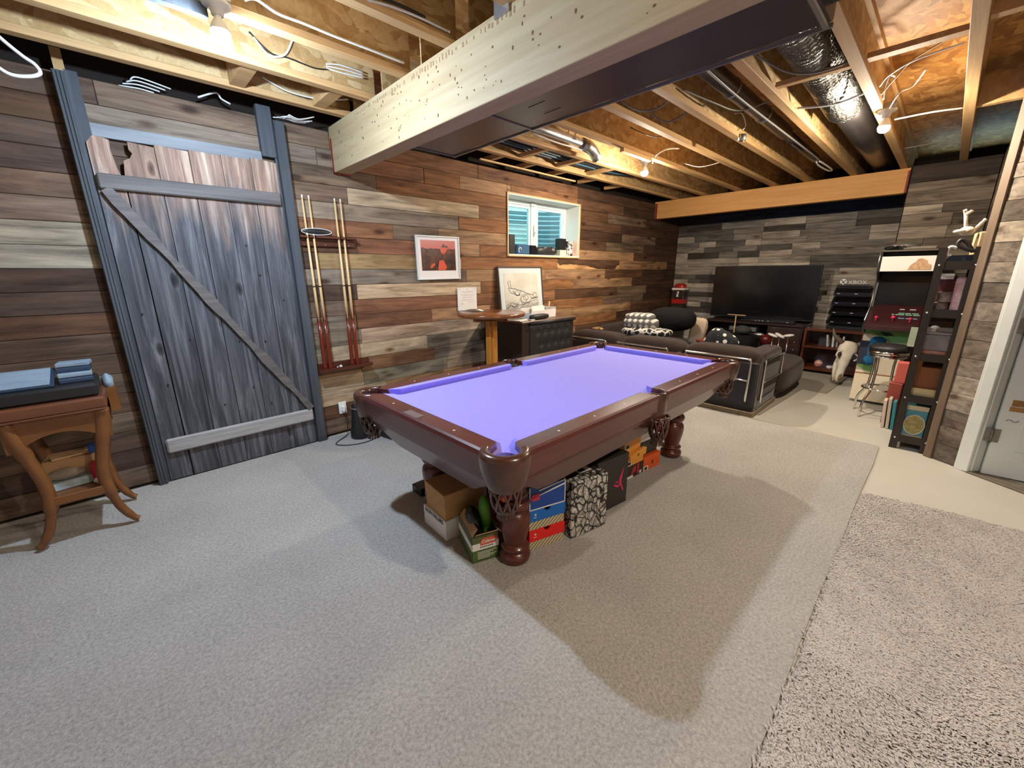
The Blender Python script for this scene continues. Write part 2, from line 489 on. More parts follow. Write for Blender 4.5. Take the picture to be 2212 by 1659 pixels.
PC = dict(B=lin(128, 92, 66), D=lin(92, 66, 48), DD=lin(74, 54, 42), G=lin(124, 112, 99), L=lin(172, 152, 128), T=lin(154, 120, 90),
          R=lin(120, 82, 60), GB=lin(114, 95, 80), Y=lin(164, 138, 98), O=lin(134, 92, 60), K=lin(80, 62, 52), LG=lin(140, 130, 114), E=lin(96, 76, 62))
ROWS = {
 0: [(-2.6, 'E'), (.15, 'GB'), (1.55, 'B'), (3.16, 'B'), (4.96, 'DD'), (6.6, 'D')],
 1: [(-2.6, 'D'), (.05, 'G'), (1.43, 'G'), (1.68, 'B'), (2.46, 'O'), (2.9, 'T'), (3.66, 'B'), (4.96, 'D'), (6.17, 'DD')],
 2: [(-2.6, 'E'), (1.0, 'GB'), (1.94, 'O'), (4.0, 'D'), (5.75, 'GB'), (6.9, 'DD')],
 3: [(-2.6, 'K'), (1.0, 'GB'), (1.658, 'L'), (3.16, 'B'), (4.5, 'D'), (6.12, 'DD')],
 4: [(-2.6, 'E'), (1.0, 'G'), (2.87, 'O'), (4.5, 'DD'), (6.18, 'GB'), (7.3, 'DD')],
 5: [(-2.6, 'GB'), (1.0, 'R'), (2.07, 'GB'), (2.6, 'T'), (4.5, 'D'), (5.74, 'GB'), (6.9, 'DD')],
 6: [(-2.6, 'LG'), (1.0, 'D'), (1.70, 'R'), (2.87, 'T'), (3.16, 'O'), (4.6, 'T'), (6.58, 'D')],
 7: [(-2.6, 'LG'), (1.0, 'K'), (1.32, 'Y'), (2.87, 'O'), (4.56, 'D'), (6.15, 'T'), (7.82, 'DD')],
 8: [(-2.6, 'K'), (1.0, 'G'), (2.45, 'GB'), (2.95, 'T'), (4.3, 'T'), (5.74, 'D'), (6.9, 'DD')],
 9: [(-2.6, 'K'), (1.0, 'K'), (1.656, 'L'), (3.16, 'O'), (4.93, 'T'), (6.58, 'DD')],
 10: [(-2.6, 'D'), (1.0, 'GB'), (1.6, 'R'), (2.95, 'B'), (4.51, 'D'), (6.13, 'GB'), (7.1, 'DD')],
 11: [(-2.6, 'E'), (1.0, 'G'), (1.62, 'R'), (2.46, 'T'), (3.3, 'O'), (4.5, 'O'), (5.72, 'GB'), (7.0, 'DD')],
 12: [(-2.6, 'E'), (1.0, 'G'), (1.65, 'L'), (3.15, 'T'), (4.93, 'T'), (6.58, 'D')],
 13: [(-2.6, 'GB'), (1.0, 'LG'), (1.35, 'L'), (2.38, 'G'), (3.4, 'B'), (4.9, 'O'), (6.14, 'DD')],
 14: [(-2.6, 'E'), (1.0, 'T'), (1.62, 'B'), (2.47, 'G'), (3.4, 'T'), (5.0, 'D'), (6.6, 'DD')],
 15: [(-2.6, 'GB'), (1.0, 'L'), (1.63, 'LG'), (2.62, 'G'), (3.6, 'D'), (5.4, 'DD')],
 16: [(-2.6, 'E'), (1.0, 'L'), (1.86, 'T'), (3.0, 'D'), (5.0, 'DD')],
 17: [(-2.6, 'K'), (1.0, 'D'), (1.6, 'GB'), (3.2, 'D'), (5.0, 'DD')],
 18: [(-2.6, 'GB'), (1.0, 'GB'), (1.7, 'B'), (3.2, 'D'), (5.0, 'DD')]}
rnd = random.Random(11)
PITCHZ = .1385
for k in range(19):
    zt = 2.655-k*PITCHZ; zb = max(zt-PITCHZ, .003)
    row = ROWS[k]
    for i, (xa, code) in enumerate(row):
        xb = row[i+1][0] if i+1 < len(row) else 8.185
        c = PC[code]; s = rnd.uniform(.88, 1.12)
        c = (min(c[0]*s*rnd.uniform(.96, 1.05), 1), min(c[1]*s, 1), min(c[2]*s*rnd.uniform(.93, 1.04), 1), 1)
        d = rnd.uniform(0, .006)
        for (a, b, z0, z1) in cut(xa, xb, zb, zt):
            if k == 7 and abs(a-4.56) < .02:      # splintered board under the window
                n = 26; top = []; low = []
                for j in range(n+1):
                    u = j/n; x = a+(b-a)*u
                    zz = z0+.035+.035*math.sin(u*5.5+.4)+rnd.uniform(-.008, .008)+(.05 if u > .93 else 0)+(.06 if u < .03 else 0)
                    top.append((x, zz)); low.append((x, zz+.004))
                MB().prism([(a, z1-.001)]+[(x, min(z, z1-.004)) for x, z in low]+[(b, z1-.001)], 'y', 3.829, 3.845).build('plank', M['plank_x'], wl, color=PC['D'])
                MB().prism([(a+.002, z0+.001)]+top+[(b, z0+.001)][:1], 'y', 3.835, 3.845).build('plank', M['plank_x'], wl, color=lin(196, 150, 104))
                continue
            MB().box(a+.0012, b-.0012, 3.8205+d, 3.845, z0+.0012, z1-.0012, .0025).build('plank', M['plank_x'], wl, color=c)

# far wall (behind the television)
wb = struct(MB().box(8.225, 8.45, .4, 4.09, 0, 2.655).box(8.30, 8.45, -.4, 4.09, 2.655, 3.0).build('wall_far', M['backing'], origin=(8.225, 2, 0)), 'grey weathered plank wall behind the television')
ZB = [2.655, 2.49, 2.35, 2.235, 2.145, 2.04, 1.94, 1.845, 1.74, 1.645, 1.545, 1.447, 1.36, 1.285, 1.20, 1.122, 1.03, .935, .84, .73, .62, .51, .40, .29, .18, .07, .003]
g1, g2, g3, g4, g5, nv = lin(128, 122, 116), lin(156, 148, 140), lin(96, 92, 88), lin(176, 166, 156), lin(70, 66, 62), lin(34, 52, 82)
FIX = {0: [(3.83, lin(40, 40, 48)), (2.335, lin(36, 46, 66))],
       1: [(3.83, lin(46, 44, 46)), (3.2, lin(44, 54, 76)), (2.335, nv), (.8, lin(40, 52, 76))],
       2: [(3.83, g5), (3.03, g1), (2.34, g4), (1.75, g1), (1.11, g3)],
       3: [(3.83, g3), (2.82, g1), (2.34, g5), (1.742, g1), (1.11, g5)],
       4: [(3.83, g2), (3.5, g3), (2.8, g1), (2.35, g2), (1.8, g1), (.93, g4)],
       5: [(3.83, g1), (3.4, g4), (3.1, g3), (2.6, g4), (2.35, g2), (1.7, g1), (.93, g4)],
       6: [(3.83, g2), (3.3, g3), (2.79, g1), (2.4, g3), (1.884, g4), (1.5, g1)],
       7: [(3.83, g4), (3.6, g5), (3.02, g1), (2.7, g5), (2.35, g4), (1.87, g1)],
       8: [(3.83, g4), (3.6, g2), (2.67, g4), (2.35, g2), (1.6, g3)],
       9: [(3.83, g4), (3.57, g2), (2.67, g4), (1.6, g3)],
       10: [(3.83, g2), (3.1, g4), (2.2, g1), (1.2, g2)],
       11: [(3.83, g3), (3.4, g5), (2.5, g1), (1.3, g2)],
       12: [(3.83, g4), (3.55, g3), (3.3, g5), (2.4, g1), (1.36, g2)],
       13: [(3.83, g4), (3.4, g4), (2.6, g1), (1.3, g1)],
       14: [(3.83, g1), (3.5, g2), (2.6, g3), (1.3, g2)],
       15: [(3.83, g3), (3.5, g5), (2.6, g3), (1.36, g4)]}
rnd = random.Random(5)
for k in range(len(ZB)-1):
    if k in FIX: row = FIX[k]
    else:
        row = []; y = 3.83
        while y > .5:
            row.append((y, rnd.choice([g1, g2, g2, g3, g4, g4, g5]))); y -= rnd.uniform(.35, 1.0)
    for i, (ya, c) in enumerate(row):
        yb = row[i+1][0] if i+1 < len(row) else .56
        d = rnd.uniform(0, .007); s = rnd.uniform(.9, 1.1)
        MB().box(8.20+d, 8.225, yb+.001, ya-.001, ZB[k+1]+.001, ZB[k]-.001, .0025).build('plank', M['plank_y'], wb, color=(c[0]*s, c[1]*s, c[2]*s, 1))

# stub wall that carries the small beam, its side wall and the angled door wall
wc = struct(MB().box(7.225, 7.40, -.30, .55, 0, 2.70).box(7.40, 8.45, .40, .55, 0, 2.70).build('wall_right_far', M['backing'], origin=(7.225, .2, 0)), 'short grey plank wall at the end of the small beam')
ZC = [2.705, 2.51, 2.385, 2.25, 2.155, 2.01, 1.873, 1.735, 1.60, 1.46, 1.32, 1.18, 1.04, .90, .76, .62, .48, .34, .2, .06, .003]
h1, h2, h3, h4 = lin(120, 108, 96), lin(138, 126, 114), lin(96, 86, 76), lin(158, 146, 132)
rowsC = {0: [(.54, lin(58, 48, 42))], 1: [(.54, h1)], 2: [(.54, h1)], 3: [(.54, h4), (.2, h3)], 4: [(.54, h1), (.1, h3)], 5: [(.54, h2), (.12, h1)]}
for k in range(len(ZC)-1):
    row = rowsC.get(k) or [(.54, rnd.choice([h1, h2, h3])), (rnd.uniform(.05, .3), rnd.choice([h1, h2, h3]))]
    for i, (ya, c) in enumerate(row):
        yb = row[i+1][0] if i+1 < len(row) else -.168
        d = rnd.uniform(0, .006)
        MB().box(7.20+d, 7.225, yb+.001, ya-.001, ZC[k+1]+.001, ZC[k]-.001, .0025).build('plank', M['plank_y'], wc, color=c)
wd = struct(MB().box(4.64, 7.40, -.30, -.19, 0, 2.70).build('wall_right', M['backing'], origin=(6, -.2, 0)), 'dark plank wall behind the tall metal shelf')
for k in range(len(ZC)-1):
    x = 4.645
    while x < 7.19:
        x2 = min(x+rnd.uniform(.5, 1.1), 7.2); c = rnd.choice([h1, h2, h3])
        MB().box(x+.001, x2-.001, -.19, -.172-rnd.uniform(0, .005), ZC[k+1]+.001, ZC[k]-.001, .0025).build('plank', M['plank_x'], wd, color=c)
        x = x2

P0 = Vector((4.63, -.155, 0)); U = Vector((-.55, -.835, 0)).normalized(); NV = Vector((U.y, -U.x, 0))   # NV points into the room
if NV.x > 0: NV = -NV
def wp(s, h, n):
    return P0+U*s+NV*n+Vector((0, 0, h))
MD = Matrix(((U.x, -NV.x, 0, P0.x), (U.y, -NV.y, 0, P0.y), (0, 0, 1, 0), (0, 0, 0, 1)))   # local x along wall, y away from the room, z up
wr = struct(MB(MD).box(0, .27, .018, .14, 0, 3.0).box(1.10, 3.55, .018, .14, 0, 3.0).box(.27, 1.10, .018, .14, 2.10, 3.0).build('wall_door', M['backing'], origin=tuple(P0)), 'angled grey plank wall holding the white door')
for k in range(len(ZC)-1):
    z0, z1 = ZC[k+1]-.05, (ZC[k]-.05 if k else 2.99)
    z0 = max(z0, .003)
    spans = [(0.022, .185)] if z0 < 2.16 else [(0.022, .9), (.9, 1.19)]
    spans.append((1.19, 2.2)); spans.append((2.2, 3.5))
    for a, b in spans:
        c = rnd.choice([h1, h2, h3, h2, h4])
        MB(MD).box(a+.001, b-.001, rnd.uniform(-.004, .002), .018, z0+.001, z1-.001, .0025).build('plank', M['plank_y'], wr, color=c)
M['brown_trim'] = mat('brown_corner_trim', lin(104, 84, 66), .6, col2=lin(132, 110, 90), vs=(20, 20, 1.5))
struct(MB(MD).box(-.032, .022, -.012, .02, 0, 2.99, .004).build('trim_3', M['brown_trim'], origin=tuple(P0)), 'brown wooden corner trim beside the metal shelf')

# unseen rest of the room, so that the light bounces as in a closed basement
M['plain_wall'] = mat('pale_drywall', lin(206, 202, 194), .8, col2=lin(196, 190, 182), vs=(1.5, 1.5, 2))
struct(MB().box(-2.8, -2.7, -3.2, 4.09, 0, 3.0).build('wall_near_left', M['plain_wall'], origin=(-2.75, 0, 0)), 'end wall of the basement, out of view')
struct(MB().box(-2.8, 6.4, -3.3, -3.2, 0, 3.0).build('wall_near', M['plain_wall'], origin=(1, -3.25, 0)), 'wall behind the viewer, out of view')
struct(MB().box(6.4, 6.5, -3.3, -.2, 0, 3.0).build('wall_hall', M['white_paint'], origin=(6.45, -2, 0)), 'pale wall of the room behind the white door')
struct(MB().box(6.4, 8.5, -.42, -.31, 0, 3.0).build('wall_behind', M['backing'], origin=(7.4, -.36, 0)), 'dark wall behind the shelf wall, out of view')
struct(MB().box(-2.8, 8.5, -3.3, 4.09, 2.992, 3.03).build('ceiling', M['subfloor'], origin=(3, 1, 3)), 'oriented strand board subfloor above the open joists')

# ------------------------------------------------------------------ white door
dr = thing('door_1', 'white panel door standing ajar with stickers', 'door', tuple(wp(.27, 0, 0))); dr['kind'] = 'structure'
MB(MD).box(.185, .275, -.022, .0, 0, 2.17, .006).box(.205, .275, -.030, -.02, 0, 2.15, .004).build('casing', M['white_paint'], dr)
MB(MD).box(.245, .285, .0, .15, 0, 2.12).build('jamb', M['white_paint'], dr)
MB(MD).box(1.085, 1.19, -.022, .0, 0, 2.17, .006).build('casing', M['white_paint'], dr)
MB(MD).box(.275, 1.085, -.022, 0, 2.07, 2.17, .006).build('casing', M['white_paint'], dr)
M['threshold'] = mat('door_threshold', lin(120, 108, 92), .6, col2=lin(80, 70, 58), vs=(8, 8, 8))
MB(MD).box(.24, 1.12, -.03, .10, .001, .014, .004).build('threshold', M['threshold'], dr)
H = wp(.30, 0, -.055)
a_s = math.atan2(-.97, .10)
MH = Matrix.Translation(H) @ Matrix.Rotation(a_s, 4, 'Z')     # slab local x along the leaf
lf = MB(MH)
lf.box(0.004, .80, -.020, .020, .012, 2.05, .003)
leaf = lf.build('leaf', M['white_paint'], dr)
for (a, b, c, d) in ((.12, .36, 1.12, 1.90), (.44, .68, 1.12, 1.90), (.12, .36, .22, .94), (.44, .68, .22, .94)):
    MB(MH).box(a, b, -.027, -.018, c, d, .006).box(a+.04, b-.04, -.031, -.018, c+.04, d-.04, .006).build('panel', M['white_paint'], leaf)
M['hinge'] = mat('bronze_hinge', (.16, .145, .13), .4, .8, col2=(.3, .28, .25), vs=(40, 40, 40))
for z in (.32, 1.12, 1.85):
    MB(MH).cyl((-.004, -.026, z-.055), (-.004, -.026, z+.055), .008, n=10).box(-.045, -.004, -.026, -.021, z-.05, z+.05).box(-.004, .035, -.026, -.021, z-.05, z+.05).build('hinge', M['hinge'], dr)
def sticker(a, b, c, d, m, oval=False):
    mb = MB(MH)
    if oval:
        mb.prism([((a+b)/2+(b-a)/2*math.cos(t*PI/10), (c+d)/2+(d-c)/2*math.sin(t*PI/10)) for t in range(20)], 'y', -.0225, -.0200)
    else: mb.box(a, b, -.0225, -.0200, c, d)
    return mb.build('sticker', m, leaf)
sticker(.07, .135, .69, .735, mat('red_sticker', lin(176, 60, 76), .5), True)
sticker(.045, .115, .555, .60, mat('kraft_sticker', lin(168, 122, 66), .6, col2=lin(130, 88, 44), vs=(60, 60, 60)))
sticker(.04, .11, .515, .55, mat('kraft_sticker2', lin(150, 104, 52), .6, col2=lin(184, 140, 84), vs=(60, 60, 60)))
mb = MB(MH @ Matrix.Translation((.105, -.021, .79)) @ Matrix.Rotation(.5, 4, 'Y')); mb.box(-.022, .022, -.001, .001, -.022, .022)
mb.build('sticker', mat('grey_sticker', lin(120, 114, 106), .5), leaf)
MB(MH).tube([(.04+.012*i, -.021, .44+.010*math.sin(i*1.3)+i*.002) for i in range(6)], .003, 5).build('pen_scrawl', mat('grey_pen', lin(150, 146, 140), .6), leaf)
sticker(.15, .19, .42, .47, mat('green_sticker', lin(40, 54, 46), .5), True)

# ------------------------------------------------------------------ window in the plank wall
w1 = thing('window_1', 'white basement window in a deep recess with a window well outside', 'window', (4.3, 4.1, 1.717)); w1['kind'] = 'structure'
x0, x1, z0, z1 = WIN
mb = MB().box(x0, x0+.012, 3.815, 4.10, z0, z1).box(x1-.012, x1, 3.815, 4.10, z0, z1).box(x0, x1, 3.815, 4.10, z1-.012, z1).box(x0, x1, 3.80, 4.10, z0, z0+.014)
mb.build('reveal', M['white_paint'], w1)
M['pine_edge'] = mat('raw_pine_edge', lin(214, 180, 126), .6)
mb = MB().box(x0-.012, x0, 3.806, 3.822, z0-.012, z1+.012).box(x1, x1+.012, 3.806, 3.822, z0-.012, z1+.012).box(x0, x1, 3.806, 3.822, z1, z1+.012).box(x0, x1, 3.80, 3.822, z0-.014, z0)
mb.build('edge_trim', M['pine_edge'], w1)
M['frame_white'] = mat('vinyl_frame', lin(222, 232, 232), .35)
fr = MB()
for a, b, c, d in ((3.612, 3.66, z0, z1), (4.95, 4.998, z0, z1), (3.66, 4.95, z0+.014, z0+.06), (3.66, 4.95, z1-.06, z1-.012), (4.26, 4.38, z0+.06, z1-.06)):
    fr.box(a, b, 4.055, 4.12, c, d, .004)
fr.build('window_frame', M['frame_white'], w1)
sa = MB()
for a, b in ((3.66, 4.26), (4.38, 4.95)):
    sa.box(a, a+.035, 4.07, 4.105, z0+.06, z1-.06, .003).box(b-.035, b, 4.07, 4.105, z0+.06, z1-.06, .003).box(a+.035, b-.035, 4.07, 4.105, z0+.06, z0+.095, .003).box(a+.035, b-.035, 4.07, 4.105, z1-.095, z1-.06, .003)
sa.build('sash', M['frame_white'], w1)
for a, b in ((3.695, 4.225), (4.415, 4.915)):
    MB().box(a, b, 4.084, 4.090, z0+.095, z1-.095).build('pane', M['glass'], w1)
MB().box(4.30, 4.315, 4.03, 4.055, 1.98, 2.12, .004).cyl((4.3075, 4.035, 2.04), (4.3075, 4.0, 2.02), .006, n=8).build('latch', M['white_plastic'], w1)
MB().box(4.24, 4.34, 4.03, 4.06, z1-.06, z1-.02, .006).build('lock', M['white_plastic'], w1)
# outside: corrugated well, snow and a board fence
M['corrugated'] = mat('corrugated_well', lin(220, 234, 236), .45, .1, col2=lin(196, 218, 222), vs=(3, 3, 3))
def well(u, v):
    t = PI*u; zz = 1.35+1.10*v
    r = .62+.018*math.sin(zz*2*PI/.068)
    return (4.3-1.25*r/.62*math.cos(t), 4.14+.78*r/.62*math.sin(t), zz)
tag(MB().grid(well, 28, 96).build('window_well', M['corrugated']), 'corrugated metal window well outside the basement window', 'window well')
M['snow'] = mat('snow', lin(225, 234, 240), .8)
sn = MB().prism([(3.0, 4.98), (4.0, 4.99), (4.3, 4.93), (4.6, 4.98), (5.6, 4.9), (7, 6.6), (2, 6.6)], 'z', 2.36, 2.455)
tag(sn.build('snow_bank', M['snow']), 'snow lying on the ground behind the window well', 'snow')
tag(MB().box(3.2, 5.6, 4.15, 4.85, 1.30, 1.36).build('well_gravel', M['concrete']), 'grey gravel floor of the window well', 'gravel')
fence = thing('board_fence', 'pale vertical board fence seen through the window', 'fence', (4.6, 6.5, 2.2))
M['fence'] = mat('fence_board', lin(196, 208, 206), .8, col2=lin(160, 176, 178), vs=(10, 10, 2))
x = 2.6
while x < 8.6:
    MB().box(x, x+.15, 6.5, 6.525, 2.2, 4.0).build('board', M['fence'], fence); x += .162
# ------------------------------------------------------------------ barn door
def barn_mat():
    """raw reddish wood where the door was sheltered at the top, weathered grey below"""
    m, nt, b = nodes('barn_board')
    g = noise_n(nt, coords(nt, (24, 24, 1.2), True), 1, 7, .68, .8)
    big = noise_n(nt, coords(nt, (9, 9, 1.6), True), 1, 4, .6)
    tc = N(nt, 'ShaderNodeTexCoord'); sx = N(nt, 'ShaderNodeSeparateXYZ'); nt.links.new(tc.outputs['Object'], sx.inputs[0])
    ad = N(nt, 'ShaderNodeMath', operation='MULTIPLY_ADD', i_1=1.1); nt.links.new(big, ad.inputs[0]); nt.links.new(sx.outputs[2], ad.inputs[2])
    mr = N(nt, 'ShaderNodeMapRange', i_1=2.32, i_2=2.78); nt.links.new(ad.outputs[0], mr.inputs[0])
    grey = ramp(nt, g, [(.3, lin(38, 39, 43)), (.5, lin(74, 75, 81)), (.72, lin(120, 121, 127))])
    red = ramp(nt, g, [(.3, lin(92, 70, 60)), (.5, lin(148, 120, 104)), (.72, lin(204, 182, 162))])
    c = mixc(nt, mr.outputs[0], grey, red)
    vo = N(nt, 'ShaderNodeTexVoronoi', i_Scale=1.0); nt.links.new(coords(nt, (5, 5, 2.1), True), vo.inputs['Vector'])
    kn = ramp(nt, vo.outputs['Distance'], [(.05, (.06, .05, .05)), (.10, (.55, .5, .46)), (.13, (1.25, 1.22, 1.2)), (.20, (1, 1, 1))])
    c = mixc(nt, .9, c, kn, 'MULTIPLY')
    oi = N(nt, 'ShaderNodeObjectInfo')
    c = mixc(nt, 1.0, c, oi.outputs['Color'], 'MULTIPLY')
    nt.links.new(c, b.inputs['Base Color'])
    b.inputs['Roughness'].default_value = .7; b.inputs['Specular IOR Level'].default_value = .35
    bump(nt, b, g, .5, .005)
    return m
M['barn'] = barn_mat()
M['barn_post'] = mat('weathered_post', lin(46, 51, 57), .7, col2=lin(78, 83, 90), vs=(24, 24, 1.2), bmp=.4, bscale=(40, 40, 2))
M['barn_rail'] = mat('weathered_rail', lin(72, 68, 68), .7, col2=lin(112, 106, 104), vs=(1.5, 26, 26), bmp=.5, bscale=(3, 50, 50))
M['barn_rail_pale'] = mat('worn_pale_rail', lin(128, 126, 128), .75, col2=lin(178, 176, 176), vs=(2.5, 26, 26), bmp=.5, bscale=(4, 60, 60))
M['header'] = mat('pale_header_board', lin(140, 145, 150), .7, col2=lin(112, 116, 122), vs=(2, 22, 22))
bd = thing('barn_door', 'weathered grey barn door with diagonal brace on the plank wall', 'door', (.57, 3.77, 0))
bx_ = [.05, .19, .37, .55, .735, .92, 1.095]
tops = [2.315, 2.31, 2.335, 2.335, 2.335, 2.35]
rnd = random.Random(2)
for k in range(6):
    a, b, t = bx_[k]+.002, bx_[k+1]-.002, tops[k]
    if k == 0: poly = [(a, .02), (b-.004, .02), (b-.002, 2.07), (b-.022, 2.16), (b-.035, 2.26), (b-.03, t), (b-.07, t+.012), (a+.03, t+.01), (a, t-.03)]
    elif k == 1: poly = [(a, .02), (b, .02), (b, t), (a+.05, t+.01), (a+.048, 2.275), (a+.062, 2.255), (a+.045, 2.225), (a+.012, 2.205), (a, 2.10)]
    else: poly = [(a, .02), (b, .02), (b, t-rnd.uniform(0, .02)), (a, t-rnd.uniform(0, .01))]
    s = rnd.uniform(.88, 1.08)
    MB().prism(poly, 'y', 3.757+rnd.uniform(0, .004), 3.786).build('plank', M['barn'], bd, color=(s, s, s, 1))
MB().box(.06, 1.085, 3.727, 3.757, 2.025, 2.115, .008).build('top_rail', M['barn_rail'], bd)
MB().box(.07, 1.095, 3.727, 3.757, .235, .345, .012).build('bottom_rail', M['barn_rail_pale'], bd)
def brace():
    n = 24; up = []; lo = []
    for j in range(n+1):
        u = j/n; x = .085+(1.085-.085)*u; z = 2.025+(.345-2.025)*u
        w = .030+.008*math.sin(u*19)+.004*math.sin(u*47)
        nx, nz = .86, .51
        up.append((x+nx*w, z+nz*w)); lo.append((x-nx*w*.8, z-nz*w*.8))
    return MB().prism(up+lo[::-1], 'y', 3.729, 3.757)
brace().build('brace', M['barn_rail'], bd)
for (x, z) in ((.115, 1.25), (.16, .74), (.34, 1.05), (.80, 1.72), (.64, 1.0), (.82, .98), (1.0, 1.30), (.68, .62), (.86, 1.5), (.27, 1.72), (.79, .46), (.47, .52)):
    MB().cyl((x, 3.7535, z), (x, 3.760, z), .007, n=10).build('nail', M['black'], bd)
t1 = struct(MB().box(-.02, .032, 3.735, 3.819, 0, 2.64, .004).build('trim_1', M['barn_post'], origin=(0, 3.8, 0)), 'grooved dark grey post at the left of the barn door')
for k in range(3): MB().box(-.016+k*.016, -.004+k*.016, 3.728, 3.737, 0, 2.63, .002).build('ridge', M['barn_post'], t1)
MB().box(.032, .088, 3.775, 3.819, 0, 2.66).build('board', M['barn_post'], t1)
t2 = struct(MB().box(1.112, 1.185, 3.735, 3.819, 0, 2.63, .006).build('trim_2', M['barn_post'], origin=(1.15, 3.8, 0)), 'dark grey post at the right of the barn door')
MB().box(1.010, 1.110, 3.765, 3.819, 2.37, 2.72, .004).build('board', M['barn_post'], t2)
MB().box(1.097, 1.110, 3.775, 3.819, 0, 2.37).build('board', M['barn_post'], t2)
tag(MB().box(.085, 1.012, 3.79, 3.8195, 2.33, 2.405, .003).build('header_board', M['header']), 'pale grey board above the barn door boards', 'board')
tag(MB().box(-.005, .042, 3.855, 3.90, 2.655, 2.79).build('wall_stud', M['lumber_x']), 'short pale stud end above the left door post', 'stud')

# ------------------------------------------------------------------ ceiling: joists, beams
ORD = ['first', 'second', 'third', 'fourth', 'fifth', 'sixth', 'seventh', 'eighth', 'ninth']
def joist(y, x0, x1, label, group):
    j = thing('floor_joist', label, 'joist', ((x0+x1)/2, y, 2.69), group)
    MB().box(x0, x1, y-.0325, y+.0325, 2.69, 2.730, .003).build('bottom_flange', M['flange'], j)
    MB().box(x0, x1, y-.0325, y+.0325, 2.952, 2.992).build('top_flange', M['flange'], j)
    MB().box(x0, x1, y-.006, y+.006, 2.730, 2.952).build('web', M['osb'], j)
for k, y in enumerate((3.515, 3.088, 2.60, 2.115, 1.63, 1.14, .65)):
    joist(y, -2.7, 1.615, '%s I-joist from the plank wall, left of the big beam' % ORD[k], 'joists left of the big beam')
for k, y in enumerate((3.475, 3.0, 2.49, 2.01, 1.605, 1.10, .618, .13)):
    joist(y, 1.63, 8.18, '%s I-joist from the plank wall, right of the big beam' % ORD[k], 'joists right of the big beam')
b1 = thing('main_beam', 'thick pale laminated spruce beam crossing the ceiling with red paint at the wall', 'beam', (1.62, 2, 2.34))
lam = [2.34, 2.385, 2.425, 2.47, 2.515, 2.56, 2.605, 2.65, 2.689]
MB().box(1.556, 1.69, -3.19, 3.83, 2.34, 2.689, .003).build('timber', M['lumber_y'], b1)
MB().box(1.552, 1.60, 3.795, 3.812, 2.335, 2.60).box(1.552, 1.70, 3.795, 3.812, 2.330, 2.342).build('red_paint_mark', M['red_paint'], b1)
M['ink'] = mat('stamp_ink', lin(150, 120, 84), .8)
rnd = random.Random(8)
ink = MB()
for i in range(70):        # illegible stamped lettering along the upper edge
    y = 3.3-i*.030-rnd.uniform(0, .01)
    if rnd.random() < .2: continue
    hgt = rnd.uniform(.014, .03); z = 2.655+rnd.uniform(-.006, .004)
    ink.box(1.5546, 1.5565, y, y+rnd.uniform(.004, .014), z-hgt/2, z+hgt/2-rnd.uniform(0, .006))
ink.build('stamped_print', M['ink'], b1)
M['knot'] = mat('knot', lin(104, 78, 52), .8)
kn = MB()
for i in range(110):
    y = rnd.uniform(.3, 3.7); z = rnd.uniform(2.36, 2.64); a = rnd.uniform(.002, .0055)
    kn.prism([(y+a*1.3*math.cos(t*PI/4), z+a*math.sin(t*PI/4)*(1.0 if i % 3 else 2.2)) for t in range(8)], 'x', 1.5548, 1.5562)
kn.build('knots', M['knot'], b1)['kind'] = 'stuff'
tag(MB().box(1.545, 1.70, 1.62, 1.72, 2.66, 2.735).build('joist_hanger', M['galv']), 'galvanised bracket on top of the big beam', 'bracket')
b2 = thing('small_beam', 'orange toned timber beam in front of the television wall', 'beam', (7.26, 2.2, 2.41))
M['lumber_warm'] = mat('fir_beam', lin(214, 160, 96), .65, col2=lin(190, 134, 74), vs=(20, 1.3, 22), bmp=.15, bscale=(40, 3, 40))
MB().box(7.20, 7.33, .555, 3.835, 2.41, 2.69, .003).build('timber', M['lumber_warm'], b2)
MB().box(7.195, 7.335, 3.785, 3.815, 2.40, 2.66).build('red_paint_mark', M['red_paint'], b2)
MB().box(7.195, 7.335, .556, .575, 2.41, 2.66).build('red_paint_mark', M['red_paint'], b2)
for (x, y0, y1, n) in ((.80, 3.12, 3.48, 0), (1.32, 3.12, 3.48, 1)):
    tag(MB().box(x, x+.085, y0+.002, y1, 2.70, 2.93).build('blocking_board', M['lumber_x']), ['brown wood block between the first joists above the barn door', 'wood block between the first joists beside the big beam'][n], 'board')
for k, x in enumerate((3.25, 3.75, 4.3, 4.95, 5.6)):
    tag(MB().box(x, x+.05, 3.508, 3.83, 2.70, 2.745).build('blocking_board', M['lumber_x']), '%s wood block above the window wall counting from the big beam' % ORD[k], 'board', 'blocks above the window wall')
tag(MB().box(3.10, 4.75, 3.70, 3.725, 2.675, 2.69).build('nailing_strip', M['pine_edge']), 'thin pale strip along the top of the window wall', 'strip')
tag(MB().box(3.55, 3.62, .16, .59, 2.735, 2.765).build('wood_strap', M['lumber_x']), 'wooden strap between joists near the right bulb', 'strap')
tag(MB().box(3.55, 3.60, .65, 1.07, 2.72, 2.75).build('wood_strap', M['lumber_x']), 'wooden strap under the silver flexible duct', 'strap')
for k, x in enumerate((3.35, 5.0)):
    tag(MB().box(x, x+.06, -.30, .095, 2.70, 2.90).build('blocking_board', M['lumber_x']), ['pale blocking board above the shelf, nearer one', 'pale blocking board above the shelf, farther one'][k], 'board')

